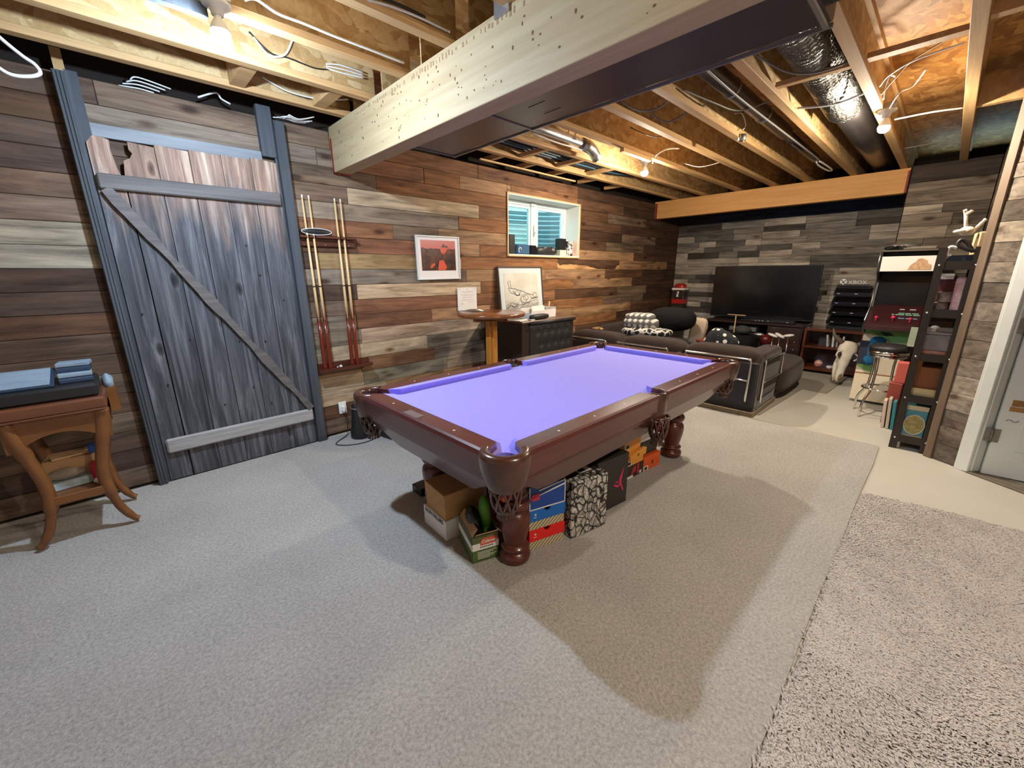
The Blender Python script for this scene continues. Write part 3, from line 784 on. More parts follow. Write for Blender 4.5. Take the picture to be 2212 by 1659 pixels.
# ------------------------------------------------------------------ ducts and pipes
dk = thing('supply_duct', 'long dark rectangular steel duct beside the big beam', 'duct', (1.88, 1.2, 2.36))
def ductprof(t):
    r = .025
    return [(1.70, 2.58), (1.70, 2.36+r), (1.70+r*.3, 2.36+r*.3), (1.70+r, 2.36), (2.06-r, 2.36), (2.06-r*.3, 2.36+r*.3), (2.06, 2.36+r), (2.06, 2.58)]
MB().prism(ductprof(0), 'y', .46, 2.78).build('duct_body', M['duct'], dk)
MB().prism([(1.70, 2.60), (1.70, 2.40), (2.0, 2.40), (2.0, 2.60)], 'y', -2.9, .46).build('duct_body', M['duct'], dk)
for y in (2.76, 1.95, .47):
    MB().box(1.699, 2.066, y, y+.022, 2.354, 2.585, .004).build('seam', M['duct_edge'] if y < 1 else M['duct'], dk)
MB().box(2.058, 2.068, .46, 2.78, 2.352, 2.368).build('drive_cleat', M['duct_edge'], dk)
MB().box(1.80, 1.803, 1.62, 1.74, 2.357, 2.361).box(1.93, 1.933, 1.62, 1.74, 2.357, 2.361).build('tape', M['duct_edge'], dk)
fd = thing('flexible_duct', 'silver crinkled flexible duct between the joists', 'duct', (3.6, .86, 2.8))
def flexf(u, v):
    x = 2.3+2.35*u; t = 2*PI*v
    r = .125+.007*math.sin(x*2*PI/.045)
    return (x, .858+r*math.cos(t), 2.835+.02*math.sin(u*4)+r*math.sin(t))
MB().grid(flexf, 150, 22, cv=True).build('flexible_sleeve', M['foil'], fd)
MB().cyl((4.63, .858, 2.84), (8.1, .858, 2.85), .115, n=24).build('rigid_pipe', M['duct'], fd)
tag(MB().box(4.55, 4.68, .742, .746, 2.78, 2.83).build('duct_label', M['white_paint']), 'small worn label on the dark round duct', 'label')
rdp = thing('round_duct', 'thin dark round duct above the middle of the ceiling', 'duct', (3.8, 1.36, 2.74))
MB().cyl((1.9, 1.36, 2.80), (5.0, 1.36, 2.80), .062, n=20).build('pipe', M['duct'], rdp)
MB().cyl((5.0, 1.36, 2.79), (6.3, 1.36, 2.79), .045, n=16).build('pipe', M['duct'], rdp)
for x in (3.55, 4.3): MB(Matrix.Translation((x, 1.36, 2.80)) @ Matrix.Rotation(PI/2, 4, 'Y')).lathe([(.064, -.01), (.068, -.01), (.068, .01), (.064, .01)], n=20).build('band', M['galv'], rdp)
vp = thing('vent_pipe', 'short galvanised vent pipe with an elbow near the window', 'pipe', (3.6, 2.78, 2.74))
MB().tube([(2.2, 2.80, 2.76), (3.0, 2.80, 2.76), (3.70, 2.80, 2.755)], .040, 16).build('pipe', M['galv'], vp)
MB().tube([(3.68, 2.80, 2.755), (3.78, 2.80, 2.75), (3.86, 2.81, 2.735), (3.93, 2.82, 2.70), (3.97, 2.82, 2.66)], .052, 16).build('elbow', M['galv'], vp)
for x in (2.6, 3.5): MB().box(x, x+.02, 2.755, 2.758, 2.74, 2.99).box(x, x+.02, 2.842, 2.845, 2.74, 2.99).build('hanger_strap', M['galv'], vp)
M['turq'] = mat('turquoise_plastic', lin(120, 200, 190), .4)
tag(MB().tube([(2.09, 2.62, 2.43), (2.09, 2.0, 2.43), (2.09, 1.5, 2.43)], .014, 10).build('plastic_pipe', M['turq']), 'turquoise plastic pipe along the edge of the dark duct', 'pipe')

# ------------------------------------------------------------------ cables
def smooth_path(p, n=6):
    P = [Vector(q) for q in p]; out = []
    for i in range(len(P)-1):
        a = P[max(i-1, 0)]; b = P[i]; c = P[i+1]; d = P[min(i+2, len(P)-1)]
        for k in range(n):
            t = k/n
            out.append(.5*((2*b)+(c-a)*t+(2*a-5*b+4*c-d)*t*t+(3*b-a-3*c+d)*t**3))
    return out+[P[-1]]
def cable(pts, r, m, label, name='cable', group=None, n=6):
    return tag(MB().tube(smooth_path(pts), r, n).build(name, m), label, 'cable', group)
WC, GC = M['white_cable'], M['grey_cable']
cable([(-.20, 3.45, 2.69), (-.17, 3.45, 2.64), (-.11, 3.45, 2.58), (-.07, 3.45, 2.55), (-.06, 3.45, 2.515), (-.10, 3.45, 2.49), (-.16, 3.45, 2.48), (-.20, 3.45, 2.50), (-.25, 3.45, 2.55), (-.30, 3.46, 2.69)], .009, WC, 'thick white cable looping down from the joist at upper left')
cable([(.71, 2.555, 2.76), (.76, 2.555, 2.78), (.85, 2.555, 2.755), (.97, 2.555, 2.755), (1.13, 2.555, 2.75), (1.33, 2.555, 2.75), (1.55, 2.56, 2.75)], .007, WC, 'white cable stapled along a joist near the cool bulb')
cable([(1.13, 2.09, 2.95), (1.13, 2.085, 2.74), (1.09, 2.08, 2.715), (1.21, 2.08, 2.73), (1.37, 2.08, 2.74), (1.55, 2.08, 2.74)], .006, WC, 'white cable bent in a sharp V left of the big beam')
cable([(1.09, 2.078, 2.735), (1.25, 2.078, 2.752), (1.40, 2.078, 2.752)], .006, M['black'], 'black cable beside the bent white cable')
cable([(.87, 3.07, 2.84), (.94, 3.065, 2.77), (1.03, 3.065, 2.80), (1.09, 3.07, 2.90)], .006, M['white_cable'], 'white cable sagging on the joist web by the bulb')
cable([(.85, 3.072, 2.86), (.95, 3.068, 2.785), (1.05, 3.07, 2.79), (1.2, 3.07, 2.78), (1.3, 3.07, 2.80)], .004, M['black'], 'thin black wire sagging on the joist web')
for k in range(3):
    cable([(1.28, 3.07, 2.80+.012*k), (1.38, 3.064, 2.80+.022*k), (1.53, 3.06, 2.81+.016*k)], .0045, WC, 'white cables entering the big beam side by side', group='white cables at the big beam')
cable([(1.00, 3.46, 2.79), (1.15, 3.46, 2.745), (1.37, 3.46, 2.75), (1.58, 3.46, 2.80)], .005, WC, 'white cable drooping behind the wood block by the beam')
cable([(.67, 3.80, 2.68), (.78, 3.80, 2.735), (.81, 3.80, 2.705), (.86, 3.80, 2.685)], .006, WC, 'short white cable kinked above the barn door')
for k in range(4):
    cable([(.27+.02*k, 3.86-.012*k, 2.664+.012*k), (.37, 3.85-.014*k, 2.668+.017*k), (.44+.03*k, 3.85-.012*k, 2.662+.012*k)], .0042, WC, 'white cable bundle above the barn door boards', group='white cables above the barn door')
for k in range(6):
    cable([(1.13+.02*k, 3.80-.016*k, 2.662), (1.22, 3.79-.016*k, 2.668+.004*(k%3)), (1.29, 3.79-.016*k, 2.662), (1.36+.02*(k%3), 3.775-.016*k, 2.668+.006*k)], .0042, WC, 'white cable bundle lying on the wall top by the beam', group='white cables on the wall top')
cable([(4.13, .58, 2.74), (3.96, .52, 2.74), (3.82, .39, 2.745), (3.77, .18, 2.75)], .005, WC, 'pale cable running past the right bulb toward the last joist')
cable([(4.25, .58, 2.72), (4.1, .50, 2.76), (3.95, .40, 2.80), (3.7, .17, 2.80)], .005, M['flange'], 'tan wire strung above the right bulb')
cable([(4.50, .55, 2.68), (4.44, .50, 2.76), (4.50, .44, 2.80), (4.40, .38, 2.86)], .006, WC, 'white cable curling up from the right bulb holder')
cable([(4.30, .57, 2.70), (4.20, .56, 2.76), (4.16, .54, 2.80), (4.24, .52, 2.81)], .006, WC, 'white cable hooked over beside the right bulb')
cable([(5.0, .56, 2.72), (4.98, .34, 2.715), (5.06, .17, 2.72)], .006, WC, 'white cable crossing behind the right bulb')
cable([(6.3, .58, 2.74), (6.23, .38, 2.73), (6.09, .17, 2.74)], .005, GC, 'grey cable crossing in the dark near the stub wall')
cable([(2.94, 1.97, 2.78), (3.21, 1.95, 2.73), (3.34, 1.83, 2.735), (3.28, 1.63, 2.78)], .007, GC, 'grey cable drooping between joists beside the duct')
cable([(3.46, 1.97, 2.78), (3.68, 1.90, 2.73), (3.64, 1.65, 2.78)], .007, GC, 'second grey cable drooping between the middle joists')
cable([(3.21, 1.57, 2.76), (3.54, 1.48, 2.735), (3.85, 1.39, 2.73), (3.88, 1.14, 2.76)], .006, GC, 'grey cable hanging below the thin round duct')
cable([(3.04, 1.06, 2.76), (3.29, .94, 2.70), (3.44, .81, 2.70), (3.53, .66, 2.74)], .006, GC, 'grey cable slung under the flexible duct')
cable([(4.10, 1.06, 2.72), (4.18, .85, 2.71), (4.13, .66, 2.72)], .007, WC, 'pale cable across the end of the flexible duct')
cable([(2.88, 1.30, 2.735), (3.62, 1.30, 2.72), (5.16, 1.28, 2.72), (6.02, 1.27, 2.72), (6.1, 1.30, 2.73), (6.0, 1.33, 2.735), (5.2, 1.345, 2.735)], .008, GC, 'long pale conduit doubling back near the small beam')
cable([(6.2, 1.29, 2.73), (6.3, 1.27, 2.72), (6.75, 1.26, 2.72), (6.8, 1.30, 2.72), (6.4, 1.33, 2.72), (6.2, 1.32, 2.73)], .010, M['white_cable'], 'white oval cable loop near the small beam')
cable([(4.21, 1.56, 2.83), (4.35, 1.55, 2.86), (4.49, 1.555, 2.80), (4.44, 1.56, 2.75)], .005, WC, 'white wire hooked above the metal junction box')
for k in range(5):
    cable([(2.2, 3.12+.06*k, 2.76), (3.1, 3.12+.06*k, 2.755), (4.3, 3.13+.06*k, 2.75), (5.0, 3.14+.055*k, 2.76), (5.6, 3.14+.05*k, 2.80)], .012, M['blue_cable'] if k % 2 else M['black'], 'dark cable running with others between joists above the window', group='cable run above the window')
for k, x in enumerate((3.42, 4.02, 4.62)):
    tag(MB().box(x, x+.06, 3.034, 3.441, 2.700, 2.7375).build('blocking_board', M['lumber_x']), '%s wood block carrying the dark cables above the window' % ORD[k], 'board', 'blocks under the cable run')
cable([(3.0, 2.84, 2.72), (3.3, 2.83, 2.70), (3.7, 2.84, 2.71), (3.9, 2.86, 2.70)], .007, M['white_cable'], 'pale cable strapped to the galvanised vent pipe')
cable([(4.6, 2.52, 2.67), (4.52, 2.44, 2.72), (4.60, 2.36, 2.78), (4.75, 2.30, 2.80)], .007, WC, 'white cable arching over the bulb by the window')
cable([(3.9, 2.4, 2.85), (4.15, 2.3, 2.80), (4.4, 2.25, 2.84), (4.7, 2.2, 2.84)], .004, M['black'], 'thin dark wire on the subfloor near the window bulb')
cable([(5.2, 2.44, 2.75), (5.35, 2.3, 2.71), (5.5, 2.1, 2.76)], .005, WC, 'short white cable sagging toward the small beam')
jb = thing('junction_box', 'small metal junction box hanging under a middle joist', 'junction box', (4.44, 1.55, 2.655))
MB().lathe([(.03, 0), (.034, .004), (.034, .05), (.03, .054)], (4.44, 1.555, 2.66), 12).build('can', M['galv'], jb)
MB().box(4.42, 4.46, 1.535, 1.575, 2.648, 2.661, .003).build('cover', M['flange'], jb)

# ------------------------------------------------------------------ bulbs
def bulb_mat(name, col, st):
    m, nt, b = nodes(name)
    b.inputs['Base Color'].default_value = (1, 1, 1, 1)
    b.inputs['Emission Color'].default_value = (*col, 1); b.inputs['Emission Strength'].default_value = st
    return m
M['bulb_cool'] = bulb_mat('cool_bulb', *BULB_COOL)
M['bulb_warm'] = bulb_mat('warm_bulb', *BULB_WARM)
M['bulb_back'] = bulb_mat('soft_warm_bulb', *BULB_BACK)
def ceiling_bulb(x, y, m, label, zb=2.66):
    t = thing('ceiling_bulb', label, 'light bulb', (x, y, zb-.12), 'bare bulbs under the joists')
    MB().box(x-.05, x+.05, y-.05, y+.05, zb+.028, zb+.07).build('octagon_box', M['galv'], t)
    MB().lathe([(.058, .03), (.060, .022), (.054, .012), (.03, .006), (.024, -.022), (.0, -.022)], (x, y, zb), 24).build('lampholder', M['porcelain'], t)
    MB().lathe([(.0395, -.066), (.039, -.054), (.028, -.030), (.016, -.012), (.014, .0), (.0, .0)], (x, y, zb-.022), 20).build('bulb_collar', M['white_plastic'], t)
    MB().lathe([(.0, -.107), (.015, -.105), (.028, -.097), (.036, -.084), (.0395, -.0665), (.0, -.0665)], (x, y, zb-.022), 20).build('bulb', m, t)
    return t
ceiling_bulb(.578, 2.52, M['bulb_cool'], 'glowing cool white bulb near the upper left corner')
ceiling_bulb(4.555, .565, M['bulb_warm'], 'glowing warm bulb at upper right under the last joists')
ceiling_bulb(4.51, 2.56, M['bulb_warm'], 'glowing warm bulb under the joists beside the window')
ceiling_bulb(1.25, -.80, M['bulb_back'], 'warm bulb behind the viewer, right side')
tag(MB().box(3.9, 4.46, 2.455, 2.50, 2.655, 2.688).build('bulb_board', M['pine_edge']), 'pale board carrying the bulb beside the window', 'board')
tag(MB().box(.30, .55, 2.56, 2.60, 2.64, 2.688).build('bulb_board', M['barn_post']), 'bluish grey board beside the cool white bulb', 'board')
# ------------------------------------------------------------------ pool table
def mahog(name, c1, c2, vs):
    m = mat(name, c1, .33, col2=c2, vs=vs, contrast=.3, coat=.35)
    return m
M['mahog_x'] = mahog('mahogany_x', lin(70, 30, 26), lin(98, 46, 40), (2.2, 30, 30))
M['mahog_y'] = mahog('mahogany_y', lin(70, 30, 28), lin(96, 44, 40), (30, 2.2, 30))
M['mahog_z'] = mahog('turned_mahogany', lin(74, 28, 18), lin(96, 40, 26), (18, 18, 3))
M['felt'] = mat('purple_felt', lin(150, 140, 236), .92, col2=lin(144, 133, 232), vs=(60, 60, 60), spec=.15, sheen=.3)
M['pocket_leather'] = mat('pocket_leather', lin(66, 36, 26), .28, col2=lin(84, 48, 36), vs=(12, 12, 12), coat=.5)
M['pocket_dark'] = mat('pocket_lining', lin(26, 16, 14), .6)
M['pearl'] = mat('pearl_sight', lin(232, 222, 206), .3)
PX0, PX1, PY0, PY1 = .94, 3.50, 1.03, 2.39
ZR = .815; ZF = .775
pt = thing('pool_table', 'dark mahogany pool table with bright purple felt', 'pool table', ((PX0+PX1)/2, (PY0+PY1)/2, 0))
PXM = (PX0+PX1)/2
CP = [(PX0+.085, PY0+.085), (PX1-.085, PY0+.085), (PX1-.085, PY1-.085), (PX0+.085, PY1-.085)]
SP = [(PXM, PY0+.062), (PXM, PY1-.062)]
# bed with rounded pocket cut-outs
def arc(c, r, a0, a1, n=10):
    return [(c[0]+r*math.cos(math.radians(a0+(a1-a0)*i/n)), c[1]+r*math.sin(math.radians(a0+(a1-a0)*i/n))) for i in range(n+1)]
fi = .10
fx0, fx1, fy0, fy1 = PX0+fi, PX1-fi, PY0+fi, PY1-fi
bed = []
bed += arc(CP[0], .052, 165, -75)[::1]
bed += arc(SP[0], .055, 140, 40)
bed += arc(CP[1], .058, 255, 15)
bed += arc(CP[2], .058, 345, 105)
bed += arc(SP[1], .055, -40, -140)
bed += arc(CP[3], .058, 75, -165)
bed = [(x, y) for x, y in bed]
MB().prism(bed, 'z', ZF-.085, ZF).build('bed_cloth', M['felt'], pt)
# rails: six wooden rails, each with its cushion and sights
def rail(ax, a, b, side, ma, mb_, name='rail'):
    """ax: 'x' (long) or 'y' (end); from a to b along the axis; side -1 low, +1 high; ma, mb_: how far each end is mitred"""
    o = (PY0 if side < 0 else PY1) if ax == 'x' else (PX0 if side < 0 else PX1)
    s = -side     # inward direction
    def P(l, n, z): return (l, n, z) if ax == 'x' else (n, l, z)
    prof = [(.006, .700), (0, ZR-.022), (.008, ZR-.006), (.020, ZR), (.112, ZR-.004), (.118, ZR-.03), (.118, .700)]
    cut_ = lambda off, m: m*max(0, (off-.03))/.088
    vs = [P(a+cut_(f, ma), o+s*f, z) for f, z in prof]+[P(b-cut_(f, mb_), o+s*f, z) for f, z in prof]
    n = len(prof)
    fs = [list(range(n)), list(range(2*n-1, n-1, -1))]+[(i, n+i, n+(i+1) % n, (i+1) % n) for i in range(n)]
    if (ax == 'x') ^ (side < 0): fs = [list(f)[::-1] for f in fs]
    r = MB().add(vs, fs).build(name, M['mahog_x'] if ax == 'x' else M['mahog_y'], pt)
    i0, i1 = o+s*.113, o+s*.160
    a0, b0, a1, b1 = a+ma+.003, b-mb_-.003, a+ma+(.062 if ma > .03 else .022), b-mb_-(.062 if mb_ > .03 else .022)
    c = [P(a0, i0, ZF-.01), P(b0, i0, ZF-.01), P(b1, i1-s*.012, ZF-.004), P(a1, i1-s*.012, ZF-.004),
         P(a0, i0, ZR-.003), P(b0, i0, ZR-.003), P(b1, i1, ZR-.004), P(a1, i1, ZR-.004)]
    cm = MB().hexa(c)
    cm.add([c[2], c[3], c[6], c[7], P(b1, i1, ZR-.018), P(a1, i1, ZR-.018)], [(0, 1, 5, 4), (4, 5, 3, 2)])
    cm.build('cushion', M['felt'], r)
    for k in (1, 2, 3):
        l = a+(b-a)*k/4
        MB().lathe([(.006, 0), (.006, .0012), (0, .0014)], P(l, o+s*.06, ZR-.0022), 10).build('sight', M['pearl'], r)
    return r
cx = .118
for side in (-1, 1):
    rail('x', PX0+cx, PXM-.062, side, .055, .006); rail('x', PXM+.062, PX1-cx, side, .006, .055); rail('y', PY0+cx, PY1-cx, side, .055, .055)
MB(Matrix.Translation((.985, 1.755, ZR-.0015)) @ Matrix.Rotation(PI/2, 4, 'Z')).box(-.065, .065, -.024, .024, 0, .002, .0008).build('name_plate', mat('brass_plate', (.42, .34, .33), .35, .8), pt)
# aprons (cabinet sides leaning inward, scalloped ends)
def apron(ax, a, b, side):
    o = (PY0 if side < 0 else PY1) if ax == 'x' else (PX0 if side < 0 else PX1)
    s = -side; n = 24; vs = []; fs = []
    for i in range(n+1):
        u = i/n; l = a+(b-a)*u
        d = min(l-a, b-l)
        zb = .525+(.0 if d > .22 else .115*(1-(d/.22)**1.6))
        for (off, z) in ((.030, .702), (.034, .66), (.055, .62), (.055+.05*(.62-zb)/.095, zb), (.075+.05*(.62-zb)/.095, zb), (.085, .702)):
            p = (l, o+s*off, z) if ax == 'x' else (o+s*off, l, z)
            vs.append(p)
    m = 6
    for i in range(n):
        for k in range(m-1): fs.append((i*m+k, (i+1)*m+k, (i+1)*m+k+1, i*m+k+1))
    fs += [tuple(range(m)), tuple(n*m+k for k in range(m))]
    MB().add(vs, fs).build('apron', M['mahog_x'] if ax == 'x' else M['mahog_y'], pt)
for side in (-1, 1):
    apron('x', PX0+.10, PX1-.10, side); apron('y', PY0+.10, PY1-.10, side)
MB().box(PX0+.16, PX1-.16, PY0+.16, PY1-.16, .66, ZF-.032).build('slate', M['pocket_dark'], pt)
MB().box(PX0+.2, PX1-.2, PY0+.16, PY0+.26, .54, .66).box(PX0+.2, PX1-.2, PY1-.26, PY1-.16, .54, .66).build('cross_beam', M['mahog_x'], pt)
# corner castings and drop pockets
for k, c in enumerate(CP):
    out = [225, 315, 45, 135][k]
    def cast(u, v, c=c, out=out):
        t = math.radians(out-104+208*u); du = abs(u-.5)*2
        zb = .655+.05*du**2.0
        pr_ = [(.088, zb), (.096, zb+.02), (.106, .73), (.111, .785), (.108, .806), (.096, .819), (.078, .820), (.064, .812), (.060, .79), (.060, .72)]
        i = v*(len(pr_)-1); j = min(int(i), len(pr_)-2); f = i-j
        r = pr_[j][0]*(1-f)+pr_[j+1][0]*f; z = pr_[j][1]*(1-f)+pr_[j+1][1]*f
        sq = 1.0
        return (c[0]+r*sq*math.cos(t), c[1]+r*sq*math.sin(t), z)
    cs = MB().grid(cast, 30, 16).build('corner_casting', M['pocket_leather'], pt)
    MB().lathe([(.058, .0), (.054, -.05), (.040, -.08), (0, -.09)][::-1], (c[0], c[1], .70), 20).build('pocket_lining', M['pocket_dark'], cs)
def pocket_net(c, z0, z1, r, name='pocket_net'):
    mb = MB()
    for i in range(10):
        a = 2*PI*i/10
        for tw in (-1, 1):
            mb.tube([(c[0]+r*(1-.25*u**3)*math.cos(a+tw*u*.63), c[1]+r*(1-.25*u**3)*math.sin(a+tw*u*.63), z0+(z1-z0)*(u)) for u in (0, .25, .5, .75, 1)], .0065, 5)
    mb.tube([(c[0]+r*math.cos(t*PI/8), c[1]+r*math.sin(t*PI/8), z0) for t in range(16)], .009, 6, closed=True)
    o = mb.build(name, M['pocket_leather'], pt)
    MB().lathe([(.0, -.005), (r*.72, .0), (r*.76, .02), (r*.5, .025)], (c[0], c[1], z1-.012), 14).build('bottom_cup', M['pocket_leather'], o)
    fr = MB()
    for i in range(14):
        a = 2*PI*i/14
        fr.tube([(c[0]+.022*math.cos(a), c[1]+.022*math.sin(a), z1), (c[0]+.026*math.cos(a), c[1]+.026*math.sin(a), z1-.02), (c[0]+.036*math.cos(a), c[1]+.036*math.sin(a), z1-.048)], .006, 4)
    fr.build('fringe', M['pocket_leather'], o)
for k, c in enumerate(CP):
    q = [(-1, -1), (1, -1), (1, 1), (-1, 1)][k]
    pocket_net((c[0]+.012*q[0], c[1]+.012*q[1]), .675, .56, .066)
for k, c in enumerate(SP):
    out = -90 if k == 0 else 90
    def cast(u, v, c=c, out=out):
        t = math.radians(out-80+160*u)
        pr_ = [(.072, .66), (.074, .72), (.076, .80), (.068, .818), (.058, .818), (.052, .80), (.052, .70)]
        i = v*(len(pr_)-1); j = min(int(i), len(pr_)-2); f = i-j
        r = pr_[j][0]*(1-f)+pr_[j+1][0]*f; z = pr_[j][1]*(1-f)+pr_[j+1][1]*f
        return (c[0]+r*math.cos(t), c[1]+r*math.sin(t)*1.05, z)
    cs = MB().grid(cast, 24, 12).build('side_casting', M['pocket_leather'], pt)
    MB().lathe([(.052, .0), (.050, -.06), (.040, -.10), (0, -.11)][::-1], (c[0], c[1], .79), 18).build('pocket_lining', M['pocket_dark'], cs)
    pocket_net((c[0], c[1]-(.045 if k == 0 else -.045)), .665, .535, .056)
for k, (x, y, z, col, lab) in enumerate(((CP[0][0]-.030, CP[0][1]-.030, .600, lin(232, 84, 48), 'orange pool ball in the near corner pocket net'),
    (PXM-.006, PY0+.010, .572, lin(150, 48, 46), 'dark red pool ball in the near side pocket net'), (PXM+.012, PY0+.022, .625, lin(214, 178, 110), 'yellowish pool ball in the near side pocket net'),
    (CP[3][0], CP[3][1], .60, lin(140, 84, 58), 'brown pool ball in the corner pocket by the wall'))):
    tag(MB().sphere((x, y, z+.0285), .0285, 16, 10).build('pool_ball', mat('pool_ball_%d' % k, col, .15, coat=.5)), lab, 'ball')
# turned legs
LEG = [(.0, .012), (.072, .012), (.080, .022), (.085, .045), (.080, .062), (.066, .072), (.060, .080), (.072, .088), (.077, .097), (.072, .106), (.059, .112), (.058, .118), (.066, .150), (.080, .215), (.085, .262), (.080, .290), (.068, .306),
       (.060, .314), (.060, .319), (.074, .328), (.082, .345), (.082, .358), (.074, .374), (.058, .382), (.058, .388), (.070, .396), (.075, .408), (.070, .420), (.059, .427), (.062, .435), (.080, .49), (.098, .57), (.104, .66)]
for (x, y) in ((1.305, 1.352), (3.135, 1.352), (1.305, 2.10), (3.135, 2.10)):
    MB().lathe(LEG, (x, y, 0), 32).build('leg', M['mahog_z'], pt)

# ------------------------------------------------------------------ boxes under the table
M['card_tan'] = mat('tan_cardboard', lin(196, 150, 98), .75, col2=lin(184, 138, 86), vs=(8, 8, 8))
M['card_kraft'] = mat('kraft_cardboard', lin(176, 138, 98), .8)
M['card_white'] = mat('white_cardboard', lin(232, 226, 220), .6)
M['ink_black'] = mat('printed_black', lin(28, 26, 26), .6)
M['card_black'] = mat('black_cardboard', lin(48, 42, 38), .55)
def bxm(c, deg): return rotz((c[0], c[1], 0), deg)

t = thing('shoe_box', 'white shoe box on the carpet under the tan box', 'box', (1.26, 1.88, .012))
Mx = bxm((1.117, 1.725), -3)
MB(Mx).box(0, .27, 0, .25, .012, .137, .002).build('body', M['card_white'], t)
text('printed_name', 'ROW FALLERS', .036, M['ink_black'], Mx @ frame_m((-.0012, .125, .118), (0, -1, 0), (0, 0, 1)), t, .0006, 0, .85)
t = thing('shoe_box', 'tan cardboard shoe box on top of the white box', 'box', (1.27, 1.87, .139))
Mx = bxm((1.125, 1.735), -6)
MB(Mx).box(0, .262, 0, .235, .1385, .235, .002).build('body', M['card_tan'], t)
MB(Mx).box(-.004, .266, -.004, .239, .215, .296, .003).build('lid', M['card_tan'], t)
MB(Mx).box(.10, .16, .10, .125, .2955, .2968).build('label_mark', M['card_kraft'], t)

M['col_green'] = mat('olive_print', lin(74, 84, 42), .55, col2=lin(104, 108, 66), vs=(10, 10, 10))
M['col_green2'] = mat('green_print', lin(66, 92, 34), .55, col2=lin(92, 110, 58), vs=(14, 14, 30))
t = thing('carton', 'open green and white camping stove carton behind the near table leg', 'box', (1.2, 1.58, .012))
Mx = bxm((1.106, 1.470), -20)
w_, l_, h_ = .150, .240, .172
b = MB(Mx)
for q in ((0, w_, 0, .004), (0, w_, l_-.004, l_), (0, .004, 0, l_), (w_-.004, w_, 0, l_)): b.box(q[0], q[1], q[2], q[3], .012, .085)
b.box(0, w_, 0, l_, .012, .016).build('lower_panels', M['col_green2'], t)
b = MB(Mx)
for q in ((-.0008, w_+.0008, -.0008, .004), (-.0008, .004, -.0008, l_), (w_-.004, w_+.0008, 0, l_), (0, w_, l_-.004, l_)): b.box(q[0], q[1], q[2], q[3], .085, .125)
b.build('white_band', M['card_white'], t)
b = MB(Mx)
for q in ((0, w_, 0, .004), (0, w_, l_-.004, l_), (0, .004, 0, l_), (w_-.004, w_, 0, l_)): b.box(q[0], q[1], q[2], q[3], .125, h_)
b.build('upper_panels', M['col_green'], t)
MB(Mx @ Matrix.Translation((w_/2, .002, h_)) @ Matrix.Rotation(math.radians(50), 4, 'X')).box(-.06, .06, 0, .003, 0, .05).build('flap', M['card_kraft'], t)
MB(Mx @ Matrix.Translation((.004, l_/2, h_)) @ Matrix.Rotation(math.radians(38), 4, 'Y')).box(-.003, 0, -.12, .10, 0, .05).build('flap', M['card_kraft'], t)
M['col_red'] = mat('logo_red', lin(206, 92, 66), .5)
lg = MB(Mx).prism([(.045, .112), (.125, .112), (.147, .128), (.143, .146), (.135, .152), (.062, .152), (.05, .14)], 'y', -.0032, -.0006).build('logo_panel', M['col_red'], t)
text('logo_text', 'Coleman', .026, M['card_white'], Mx @ frame_m((.094, -.0036, .132), (1, 0, 0), (0, 0, 1)), t, .0006, .25, .9)
bt = MB(Mx)
for k in range(7): bt.box(.045+.011*k, .053+.011*k, -.0014, 0, .097, .103)
bt.build('band_print', M['ink_black'], t)
ln = MB(Mx)
for k in range(6): ln.box(.03, .10+.02*(k % 3), -.0012, 0, .030+.008*k, .032+.008*k)
ln.build('printed_lines', M['card_white'], t)
M['bag_black'] = mat('black_bag', (.012, .014, .014), .25, bmp=.6, bscale=(18, 18, 18), bdist=.02)
M['green_cloth'] = mat('green_cloth', lin(92, 150, 34), .6, col2=lin(52, 104, 24), vs=(7, 7, 7))
tag(MB(Mx).sphere((.052, .13, .150), (.040, .095, .115), 18, 12, jit=.10, seed=4).build('plastic_bag', M['bag_black']), 'black plastic bag stuffed into the green carton', 'bag')
tag(MB(Mx).sphere((.112, .105, .20), (.036, .055, .135), 18, 12, jit=.05, seed=6).build('green_bag', M['green_cloth']), 'bright green cloth standing in the open carton', 'cloth')
tag(MB(bxm((1.45, 1.64), 0)).box(0, .14, 0, .12, .012, .30, .006).build('pink_box', mat('pink_card', lin(170, 24, 58), .5)), 'dark pink box behind the green bag under the table', 'box')

# striped shoe boxes
def stripes(name, c1, c2, wx=260.0):
    m, nt, b = nodes(name)
    sx = N(nt, 'ShaderNodeSeparateXYZ'); nt.links.new(coords(nt, (1, 1, 1)), sx.inputs[0])
    ad = N(nt, 'ShaderNodeMath', operation='SUBTRACT'); nt.links.new(sx.outputs[0], ad.inputs[0]); nt.links.new(sx.outputs[2], ad.inputs[1])
    sn = N(nt, 'ShaderNodeMath', operation='MULTIPLY', i_1=wx); nt.links.new(ad.outputs[0], sn.inputs[0])
    si = N(nt, 'ShaderNodeMath', operation='SINE'); nt.links.new(sn.outputs[0], si.inputs[0])
    r = ramp(nt, si.outputs[0], [(.45, c1), (.55, c2)])
    nt.links.new(r, b.inputs['Base Color']); b.inputs['Roughness'].default_value = .6
    return m
M['stripe'] = stripes('beige_stripes', lin(206, 190, 152), lin(104, 92, 70), 250.0)
SBX = (1.394, 1.330); SBD = -17
